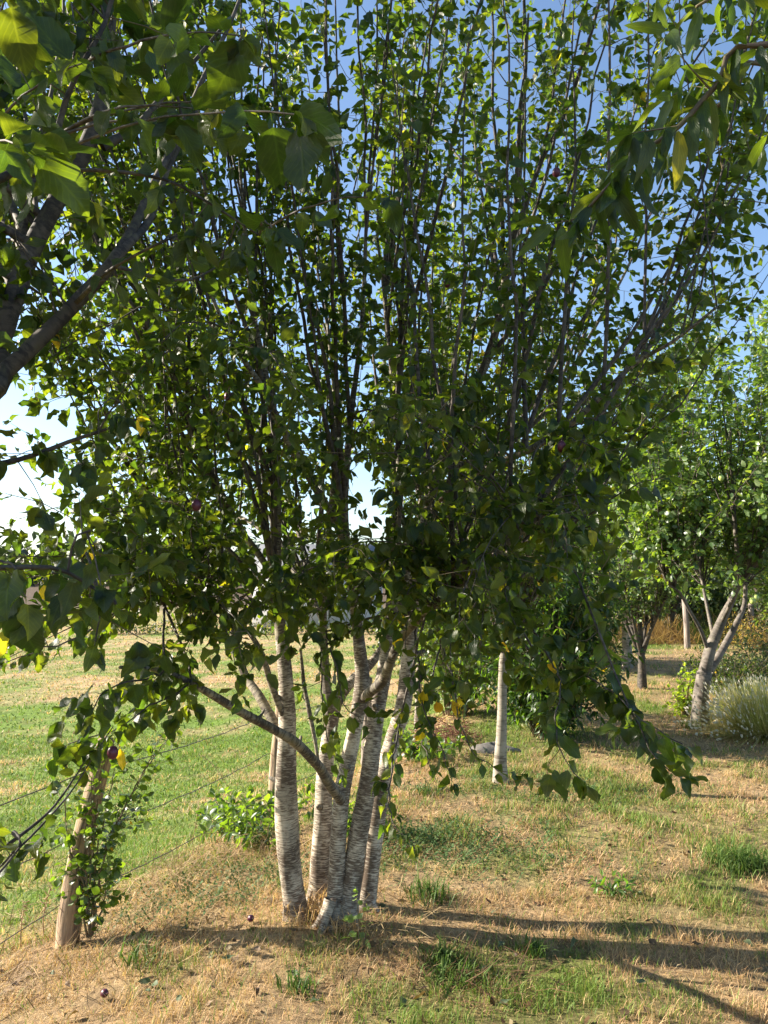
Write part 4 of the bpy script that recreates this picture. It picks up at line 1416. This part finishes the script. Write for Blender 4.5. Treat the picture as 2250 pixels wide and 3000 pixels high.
# ------------------------------------------------------------------ fence
fence = thing('wire_fence', 'barbed wire fence on rough wooden posts between lawn and pasture', 'fence', (float(fence_x(3.9)), 3.9, float(ground_z(fence_x(3.9), 3.9))))
fb = np.array(fence.location)
POSTS = [(0.9, .03, 1.0, .045), (3.9, .16, .98, .052), (6.3, .05, .98, .05), (8.7, .04, .95, .045), (11.2, .03, 1.0, .05), (14.0, .02, 1.0, .05), (16.4, -.02, 1.0, .05), (19.2, .02, 1, .05), (22, .02, 1, .05)]
tops = []
for k, (y, lean, h, r) in enumerate(POSTS):
    x = float(fence_x(y))
    z = float(ground_z(x, y))
    pts = np.array([(x, y, z - .1), (x + lean * .15, y, z + h * .2), (x + lean * .55, y, z + h * .6), (x + lean, y, z + h * .93), (x + lean, y, z + h)])
    pts = np.array(spline(pts, .05))
    rad = np.linspace(r * 1.15, r * .8, len(pts))
    V, F, uv = tube(pts - fb, rad, 12, .16, k)
    link('post', mesh_from('post', V, F, uv, None, False), M_POST if k in (1, 2) else M_GREYPOST, fence)
    tops.append((x, lean, y, z, h, r))
for f_ in (.84, .52, .2):
    b_ = Bag()
    for (x0, l0, y0, z0, h0, r0), (x1, l1, y1, z1, h1, r1) in zip(tops[:-1], tops[1:]):
        A = np.array([x0 + l0 * f_ - r0, y0, z0 + h0 * f_])
        Bq = np.array([x1 + l1 * f_ - r1, y1, z1 + h1 * f_])
        n = 28
        t = np.linspace(0, 1, n)[:, None]
        pp = A * (1 - t) + Bq * t
        pp[:, 2] -= .035 * (4 * t * (1 - t))[:, 0]
        pp = pp + rng.normal(0, .002, pp.shape)
        V, F, uv = tube(pp - fb, np.full(n, .003), 4)
        b_.add(V, F, uv)
        for q in pp[1::2] - fb:
            d = rng.normal(0, 1, 3)
            d = unit(d) * .016
            V, F, uv = tube([q - d, q, q + d], [.0009, .002, .0009], 4)
            b_.add(V, F, uv)
    b_.build('barbed_wire', M_WIRE, fence)

# post and rails at the far right
b = gpt(2205, 1885)
rf = thing('rail_fence', 'grey post with two weathered rails at the right edge of the orchard', 'fence', b)
V, F, uv = tube([(0, 0, -.1), (0, 0, .5), (-.01, 0, 1.15)], [.07, .065, .06], 8, .1)
link('post', mesh_from('post', V, F, uv), M_GREYPOST, rf)
for z in (.98, .40):
    V, F, uv = tube([(0, .06, z), (1.2, .1, z - .03), (2.4, .15, z)], [.055] * 3, 6, .1)
    link('rail', mesh_from('rail', V, F, uv), M_GREYPOST, rf)
b = gpt(2014, 1900)
V, F, uv = tube([(0, 0, -.1), (0, 0, .5), (-.03, 0, 1.15)], [.075, .07, .065], 8, .1)
o = link('fence_post', mesh_from('fence_post', V, F, uv), M_GREYPOST, None, label='lone grey post before the golden undergrowth, left of the forked trunk', category='post')
o.location = tuple(b)

# ------------------------------------------------------------------ climbing shrub on the first post
b = np.array([fence_x(3.9) + .10, 3.86, 0])
b[2] = ground_z(b[0], b[1])
vine = Tree('climbing_shrub', 'leafy climbing shrub with reddish stems hugging the nearest fence post', 'shrub', b, leafmat=M_SHRUB, shapes=ROUND, bigshapes=ROUND)
for (rows) in (
    [(262, 2745), (262, 2600), (275, 2450), (285, 2330), (300, 2200)],
    [(266, 2745), (276, 2560), (300, 2420), (330, 2300), (350, 2180)],
    [(268, 2740), (290, 2580), (330, 2440), (395, 2310), (450, 2200), (480, 2140)],
    [(262, 2740), (255, 2600), (262, 2480), (268, 2400), (262, 2260)],
    [(270, 2740), (285, 2600), (310, 2480), (350, 2400), (400, 2340)],
    [(256, 2745), (225, 2560), (200, 2470), (170, 2420)],
    [(300, 2500), (360, 2380), (420, 2260), (520, 2130)],
    [(258, 2745), (300, 2660), (310, 2600), (330, 2540)],
    [(250, 2600), (210, 2500), (190, 2380), (205, 2280)],
):
    pp = spline(pxpath([(q[0], q[1], 3.86 - .02 * i) for i, q in enumerate(rows)]), .04)
    pp[1:] += rng.normal(0, .004, pp[1:].shape)
    vine.wood(pp, np.linspace(.006, .0015, len(pp)), 'stem', M_TWIG, 5, .05)
    vine.leafy(pp, .020, .042, .12, .3, .3)
print('vine', vine.finish(200, green=np.array([(.035, .065, .014), (.05, .09, .018), (.06, .10, .02)]), yellow=.004))


# ------------------------------------------------------------------ small plants on the ground
def tussock(label, b, n, h, r, c1, c2, w=.006, name='grass_tussock', cat='grass tuft', lean=.75):
    t = thing(name, label, cat, b)
    x = rng.normal(0, r * .4, n)
    y = rng.normal(0, r * .4, n)
    s = rng.random((n, 1))
    V, F, C = blades(x, y, rng.uniform(.6, 1.1, n) * h, np.full(n, w), rng.uniform(.05, lean, n), np.array(c1) * s + np.array(c2) * (1 - s), .9, np.zeros(n))
    link('blades', mesh_from('blades', V, F, None, C, False), M_BLADE, t, kind='stuff')
    return t


BG1, BG2 = (.12, .19, .035), (.06, .12, .025)
for (px, py, n, h, r, lab) in (
    (2175, 2545, 420, .17, .22, 'big bright green grass tussock near the right edge of the lawn'),
    (1340, 2870, 150, .10, .16, 'bright green grass tuft in the foreground, below the dug patch'),
    (1290, 2820, 90, .12, .1, 'thin tall grass tuft just right of the stems in the foreground'),
    (1565, 2800, 80, .10, .07, 'small upright green tuft beside the dug patch in the shadow'),
    (1250, 2640, 140, .16, .14, 'dark green grass tuft behind the rightmost stem foot'),
    (400, 2830, 60, .16, .12, 'long pale grass tuft right of the nearest post foot'),
    (1250, 2330, 120, .10, .15, 'green grass tuft left of the slender white stem'),
    (880, 2905, 70, .10, .1, 'fresh green grass tuft low in the foreground, below the stems'),
    (2020, 2135, 70, .16, .12, 'green leafy tuft at the foot of the forked apple trunk')):
    tussock(lab, gpt(px, py), n, h, r, BG1, BG2)


for (px, py, n_, h_, r_) in ((905, 2690, 130, .15, .16), (1010, 2735, 110, .13, .14), (960, 2650, 90, .18, .10)):
    tussock({905: 'long dry grass round the foot of the leftmost stem', 1010: 'dry grass tuft in front of the middle stem feet', 960: 'tall dry grass wedged between the leftmost and second stems'}[px], gpt(px, py), n_, h_, r_, STRAW, STRAW2, .004)


def herb(name, label, b, stems, size, shapes, greens, mat=M_SHRUB, spacing=.03, cat='plant', droop=.2, spur=0):
    t = Tree(name, label, cat, b, leafmat=mat, shapes=shapes, bigshapes=shapes)
    for rows in stems:
        pp = spline(np.array([b + np.array(q) for q in rows], float), .03)
        t.wood(pp, np.linspace(.0035, .0012, len(pp)), 'stem', M_TWIG, 5, 0)
        t.leafy(pp, spacing, size, .15, droop, spur)
    t.finish(200, green=greens, yellow=.0)
    return t


PG = np.array([(.12, .18, .07), (.14, .2, .09), (.1, .16, .05)])
b = gpt(1050, 2790)
herb('plum_sucker', 'young pale green sucker sprouting in front of the stem feet', b, [[(0, 0, 0), (.0, 0, .12), (-.01, 0, .24)], [(.02, 0, 0), (.035, 0, .1), (.04, -.01, .17)], [(-.02, 0, 0), (-.03, .0, .07), (-.05, 0, .12)]], .038, ROUND, PG, spacing=.03)
b = gpt(1790, 2620)
herb('dandelion', 'dark green leafy weed rosette in the lawn at the right', b, [[(0, 0, 0), (.05 * math.cos(a), .05 * math.sin(a), .03), (.09 * math.cos(a), .09 * math.sin(a), .05)] for a in np.arange(0, 6.3, .6)], .06, LONGL, np.array([(.04, .09, .02), (.06, .12, .025)]), spacing=.02)
for (px, py, lab) in ((760, 2480, 'broad-leaved weeds at the foot of the second post'), (1010, 2440, 'bright green broad-leaved weeds seen between the middle stems'), (690, 2440, 'low nettle patch left of the second post')):
    b = gpt(px, py)
    herb('broadleaf_weed', lab, b, [[(0, 0, 0), (r_ * .5 * math.cos(a), r_ * .5 * math.sin(a), .1), (r_ * math.cos(a), r_ * math.sin(a), hh)] for a, r_, hh in zip(rng.uniform(0, 6.3, 26), rng.uniform(.08, .4, 26), rng.uniform(.1, .26, 26))], .085, LONGL if px > 700 else COARSE, np.array([(.05, .09, .018), (.075, .125, .025), (.035, .07, .018)]), spacing=.026)
b = gpt(1225, 2225)
herb('broadleaf_weed', 'green weeds at the foot of the dark post behind the right stem', b, [[(0, 0, 0), (r_ * .5 * math.cos(a), r_ * .5 * math.sin(a), .1), (r_ * math.cos(a), r_ * math.sin(a), hh)] for a, r_, hh in zip(rng.uniform(0, 6.3, 24), rng.uniform(.1, .5, 24), rng.uniform(.12, .3, 24))], .08, COARSE, np.array([(.05, .09, .018), (.075, .125, .025), (.035, .07, .018)]), spacing=.03)
# yarrow-like ground cover
yb = Bag()
for _ in range(2600):
    cx_, cy_, sr = ((.55, 4.7, .45), (1.15, 6.0, .6), (.25, 4.9, .3), (-.95, 4.3, .35))[rng.integers(0, 4)]
    x, y = cx_ + rng.normal(0, sr), cy_ + rng.normal(0, sr * .6)
    z = float(ground_z(x, y))
    a_ = rng.uniform(0, 6.3)
    ln = rng.uniform(.05, .11)
    d = np.array([math.cos(a_), math.sin(a_), rng.uniform(.2, .8)]) * ln
    sd = np.array([-math.sin(a_), math.cos(a_), 0]) * .008
    p0 = np.array([x, y, z])
    for f_ in (.35, .6, .85):
        q = p0 + d * f_
        yb.add([q - d * .05, q + sd + d * .12, q + d * .12, q - sd + d * .12], [(0, 1, 2, 3)], None, np.array([.09, .155, .05]) * rng.uniform(.7, 1.3))
    yb.add([p0 - sd * .15, p0 + sd * .15, p0 + d + sd * .1, p0 + d - sd * .1], [(0, 1, 2, 3)], None, np.array([.1, .17, .06]))
yb.build('yarrow_cover', M_BLADE, None, False, kind='stuff', label='grey-green feathery yarrow spreading through the middle of the lawn', category='ground cover')

lit = Bag()
for _ in range(2600):
    y = math.sqrt(rng.uniform(2.0 ** 2, 7.5 ** 2))
    x = rng.uniform(-1, 1) * (y * .52 + .5)
    if fence_x(y) - x > .3:
        continue
    a_, sz = rng.uniform(0, 6.3), rng.uniform(.008, .026)
    d = np.array([math.cos(a_), math.sin(a_), rng.normal(0, .35)]) * sz
    e = np.array([-math.sin(a_), math.cos(a_), rng.normal(0, .5)]) * sz * .45
    p0 = np.array([x, y, float(ground_z(x, y)) + rng.uniform(.004, .022)])
    lit.add([p0 - d, p0 + e, p0 + d, p0 - e], [(0, 1, 2, 3)], None, np.array([(.14, .08, .04), (.25, .16, .08), (.07, .045, .03), (.3, .24, .13)][rng.integers(0, 4)]))
lit.build('leaf_crumbs', M_BLADE, None, False, kind='stuff', label='small brown crumbs of dead leaf scattered through the dry lawn', category='litter')

# raked hay and cut twigs along the bank
hay = Bag()
for (cx_, cy_, sx_, sy_, n, c, hh) in ((-1.0, 4.9, .45, .35, 1500, (.36, .24, .13), .16), (-1.9, 3.5, .5, .25, 900, (.30, .2, .11), .10), (-1.35, 4.2, .3, .3, 500, (.42, .30, .15), .1), (-1.5, 4.6, .5, .4, 700, (.46, .34, .18), .1), (.33, 3.3, .22, .12, 300, (.16, .09, .05), .05), (.15, 3.75, .3, .2, 300, (.4, .3, .16), .09)):
    for _ in range(n):
        x, y = cx_ + rng.normal(0, sx_), cy_ + rng.normal(0, sy_)
        z = float(ground_z(x, y)) + abs(rng.normal(0, hh * .35))
        a_ = rng.uniform(0, 6.3)
        ln = rng.uniform(.05, .2)
        d = np.array([math.cos(a_), math.sin(a_), rng.normal(0, .35)]) * ln
        sd = np.array([-math.sin(a_), math.cos(a_), .3]) * .0016
        p0 = np.array([x, y, z])
        m_ = p0 + d * .5 + rng.normal(0, .012, 3)
        hay.add([p0 - sd, p0 + sd, m_ + sd, m_ - sd, p0 + d + sd * .5, p0 + d - sd * .5], [(0, 1, 2, 3), (3, 2, 4, 5)], None, np.array(c) * rng.uniform(.5, 1.35))
hay.build('cut_hay', M_BLADE, None, False, kind='stuff', label='loose brown raked hay and stalks along the bank by the fence', category='hay')


def brush_pile(label, b, r, h, n, c, name='brush_pile'):
    t = thing(name, label, 'brush pile', b)
    bg_ = Bag()
    for _ in range(n):
        a_ = rng.uniform(0, 6.3)
        q = math.sqrt(rng.random()) * r
        p0 = np.array([q * math.cos(a_), q * math.sin(a_), rng.uniform(0, h) * (1 - (q / r) ** 2)])
        d = unit(rng.normal(0, 1, 3) * [1, 1, .35]) * rng.uniform(.08, .3)
        V, F, uv = tube([p0, p0 + d * .5 + rng.normal(0, .02, 3), p0 + d], [.003, .0025, .001], 4)
        bg_.add(V, F, uv, np.array(c) * rng.uniform(.6, 1.3))
    bg_.build('cuttings', M_BLADE, t, True, kind='stuff')


brush_pile('small heap of reddish dead cuttings by the fence, left of the slender white stem', gpt(1300, 2170), .38, .28, 320, (.22, .09, .06))

# dry weed stalks
for (lab, b, rows) in (
    ('leaning dry weed stalk in the pasture left of the second post', gpt(700, 2400), [(0, 0, 0), (-.1, .05, .25), (-.28, .1, .5), (-.42, .1, .62)]),
    ('tall bent dry stalk left of the nearest post', gpt(60, 2780), [(0, 0, 0), (.0, 0, .12), (.015, 0, .22)]),
    ('thin dry stalk beside the nearest post foot', gpt(130, 2760), [(0, 0, 0), (-.01, 0, .12), (.02, 0, .26)]),
    ('dry straw stalk standing between weeds right of the nearest post', gpt(560, 2480), [(0, 0, 0), (.03, 0, .15), (.05, 0, .3)])):
    t = thing('weed_stalk', lab, 'dry stalk', b)
    pp = spline(np.array(rows, float), .02)
    V, F, uv = tube(pp, np.linspace(.004, .0015, len(pp)), 5)
    link('stem', mesh_from('stem', V, F, uv), plain_mat('dry_stalk', (.33, .22, .11), .8, (.42, .3, .16), 20, 0) if 'dry_stalk' not in bpy.data.materials else bpy.data.materials['dry_stalk'], t)
    hb = Bag()
    for q in pp[len(pp) // 2::1]:
        for _ in range(3):
            d = rng.normal(0, .012, 3)
            V, F, uv = tube([q, q + d * .6, q + d], [.002, .003, .0006], 4)
            hb.add(V, F, uv)
    hb.build('seed_head', bpy.data.materials['dry_stalk'], t, kind='stuff')

# grey rock by the white stem
b = gpt(1440, 2200)
V = []
for i in range(8):
    for j in range(12):
        th, f = math.pi * .5 * i / 7, 2 * math.pi * j / 12
        rr = 1 + .22 * math.sin(3 * f + i) + .1 * math.sin(7 * f)
        V.append((.24 * math.cos(f) * math.cos(th) * rr, .12 * math.sin(f) * math.cos(th) * rr, .085 * math.sin(th) * (1 + .2 * math.sin(2 * f)) - .02))
F = [(i * 12 + j, i * 12 + (j + 1) % 12, (i + 1) * 12 + (j + 1) % 12, (i + 1) * 12 + j) for i in range(7) for j in range(12)]
o = link('rock', mesh_from('rock', V, F, None, None, True), M_STONE, None, label='low grey rock lying behind the slender white stem', category='rock')
o.location = tuple(b)

# fallen plums and leaves
for (px, py, lab) in ((305, 2935, 'purple fallen plum in the dry grass, low on the left'), (734, 2712, 'dark red fallen plum left of the stem feet')):
    b = gpt(px, py)
    o = plum_fruit(None, 0, 0, 1, .018)
    o.name = 'fallen_plum'
    o.location = (b[0], b[1], b[2] + .028)
    o.rotation_euler = (1.2, .3, .5)
    o['label'] = lab
    o['category'] = 'plum'
fl = Tree('leaf_litter', 'shrivelled fallen leaves scattered over the dry lawn', 'leaves', (0, 3.5, 0), leafmat=leaf_mat('fallen_leaf', trans=.06, rough=.7), shapes=PLUM, bigshapes=PLUM)
for (px, py) in [(640, 2800), (655, 2815), (450, 2890), (470, 2905), (510, 2870), (520, 2968), (240, 2990), (880, 2745), (600, 2700), (1600, 2510), (1440, 2850), (1480, 2780), (1700, 2780), (900, 2860), (420, 2940), (190, 2900), (960, 2960), (1200, 2960), (1900, 2900)] + [(rng.uniform(100, 2200), rng.uniform(2500, 2980)) for _ in range(34)]:
    b = gpt(px, py)
    a_ = rng.uniform(0, 6.3)
    fl.leaf(b + [0, 0, rng.uniform(.015, .035)], unit([math.cos(a_), math.sin(a_), rng.normal(0, .2)]), rng.uniform(.04, .06), np.array([rng.normal(0, .4), rng.normal(0, .4), 1]), (.07, .10, .045) if rng.random() < .55 else (.11, .07, .035))
fl.finish(80, yellow=0)

# ------------------------------------------------------------------ far away
def box(b_, x0, x1, y0, y1, z0, z1):
    V = [(x0, y0, z0), (x1, y0, z0), (x1, y1, z0), (x0, y1, z0), (x0, y0, z1), (x1, y0, z1), (x1, y1, z1), (x0, y1, z1)]
    b_.add(V, [(0, 3, 2, 1), (4, 5, 6, 7), (0, 1, 5, 4), (1, 2, 6, 5), (2, 3, 7, 6), (3, 0, 4, 7)])


M_WALL = plain_mat('white_render', (.50, .51, .53), .9, (.56, .57, .58), 3, .1)
M_ROOF = plain_mat('slate_roof', (.10, .105, .115), .7, (.15, .155, .165), 6, .3)
Yh = 48.0
zb = float(ground_z(-3, Yh)) - .1
x0, x1 = (742 - 1125) / FPX * Yh, (1120 - 1125) / FPX * Yh
hs = thing('white_house', 'plain white house with slate roof at the far end of the pasture', 'house', (x0, Yh, zb))
bb_ = Bag()
W, Dp, Hh = x1 - x0, 8.0, 3.5
box(bb_, 0, W, 0, Dp, 0, Hh)
bb_.build('wall', M_WALL, hs, False)
g_ = Bag()
g_.add([(0, 0, Hh), (0, Dp, Hh), (0, Dp / 2, Hh + 1.7), (.25, 0, Hh), (.25, Dp, Hh), (.25, Dp / 2, Hh + 1.7)], [(0, 2, 5, 3), (1, 4, 5, 2)])
g_.add([(0, 0, Hh), (0, Dp, Hh), (0, Dp / 2, Hh + 1.7), (0, Dp / 2, Hh + 1.7)][:3] + [(0, Dp / 2, Hh)], [(0, 2, 3, 0)][:0] or [(0, 3, 1, 2)])
g_.build('gable', M_WALL, hs, False)
r_ = Bag()
for s_ in (0, 1):
    ya, yb_ = (-.3, Dp / 2) if s_ == 0 else (Dp + .3, Dp / 2)
    za, zb_ = Hh - .15, Hh + 1.75
    r_.add([(-.2, ya, za), (W + .2, ya, za), (W + .2, yb_, zb_), (-.2, yb_, zb_), (-.2, ya, za + .15), (W + .2, ya, za + .15), (W + .2, yb_, zb_ + .15), (-.2, yb_, zb_ + .15)],
           [(0, 3, 2, 1), (4, 5, 6, 7), (0, 1, 5, 4), (1, 2, 6, 5), (2, 3, 7, 6), (3, 0, 4, 7)])
r_.build('roof', M_ROOF, hs, False)
# ragged low hedge in front of it
fh = Tree('field_hedge', 'low ragged dark hedge along the far end of the pasture, before the white house', 'hedge', (-5, 42.5, float(ground_z(-5, 42.5))), leafmat=M_SHRUB, shapes=TINY, bigshapes=TINY)
for _ in range(3400):
    x = rng.uniform(-17, 7)
    hh = .35 + 1.1 * float(fbm(x, 3.0, 2.2, 5, 3)) ** 1.5
    y = 42.5 + rng.normal(0, .35)
    fh.leaf(np.array([x, y, float(ground_z(x, y)) + hh * rng.random() ** .8]), unit(rng.normal(0, 1, 3)), rng.uniform(.12, .24))
fh.finish(60, green=np.array([(.02, .035, .018), (.03, .045, .022), (.05, .05, .035)]), yellow=0)

# wooded skyline
wood = Tree('treeline', 'far dark wooded ridge above the pasture at the left', 'woodland', (0, 0, 0), leafmat=M_SHRUB, shapes=TINY, bigshapes=TINY)
for k in range(95):
    x = rng.uniform(-130, 90)
    y = rng.uniform(128, 150)
    z = float(ground_z(x, y))
    hh = rng.uniform(5, 8.5)
    rr = rng.uniform(2.5, 4.5)
    for _ in range(80):
        d = unit(rng.normal(0, 1, 3))
        wood.leaf(np.array([x, y, z + hh * .55]) + d * [rr, rr, hh * .5] * rng.uniform(.7, 1.03), unit(rng.normal(0, 1, 3)), rng.uniform(1.6, 2.6))
wood.finish(0, green=np.array([(.018, .03, .022), (.022, .036, .028)]), yellow=0)  # distance haze is put into the leaf colour as bluish greens
wroot = wood.root
for o in list(wroot.children):
    o.parent = None
    o.name = 'treeline'
    o['kind'] = 'stuff'
    o['label'] = 'far dark wooded ridge above the pasture at the left'
    o['category'] = 'woodland'
bpy.data.objects.remove(wroot)
print('objects', len(bpy.data.objects))
tris = sum(sum(len(p.vertices) - 2 for p in []) + len(o.data.loops) - 2 * len(o.data.polygons) for o in bpy.data.objects if o.type == 'MESH')
open("/tmp/tris.txt","w").write(str(tris)+" "+str(len(bpy.data.objects)))
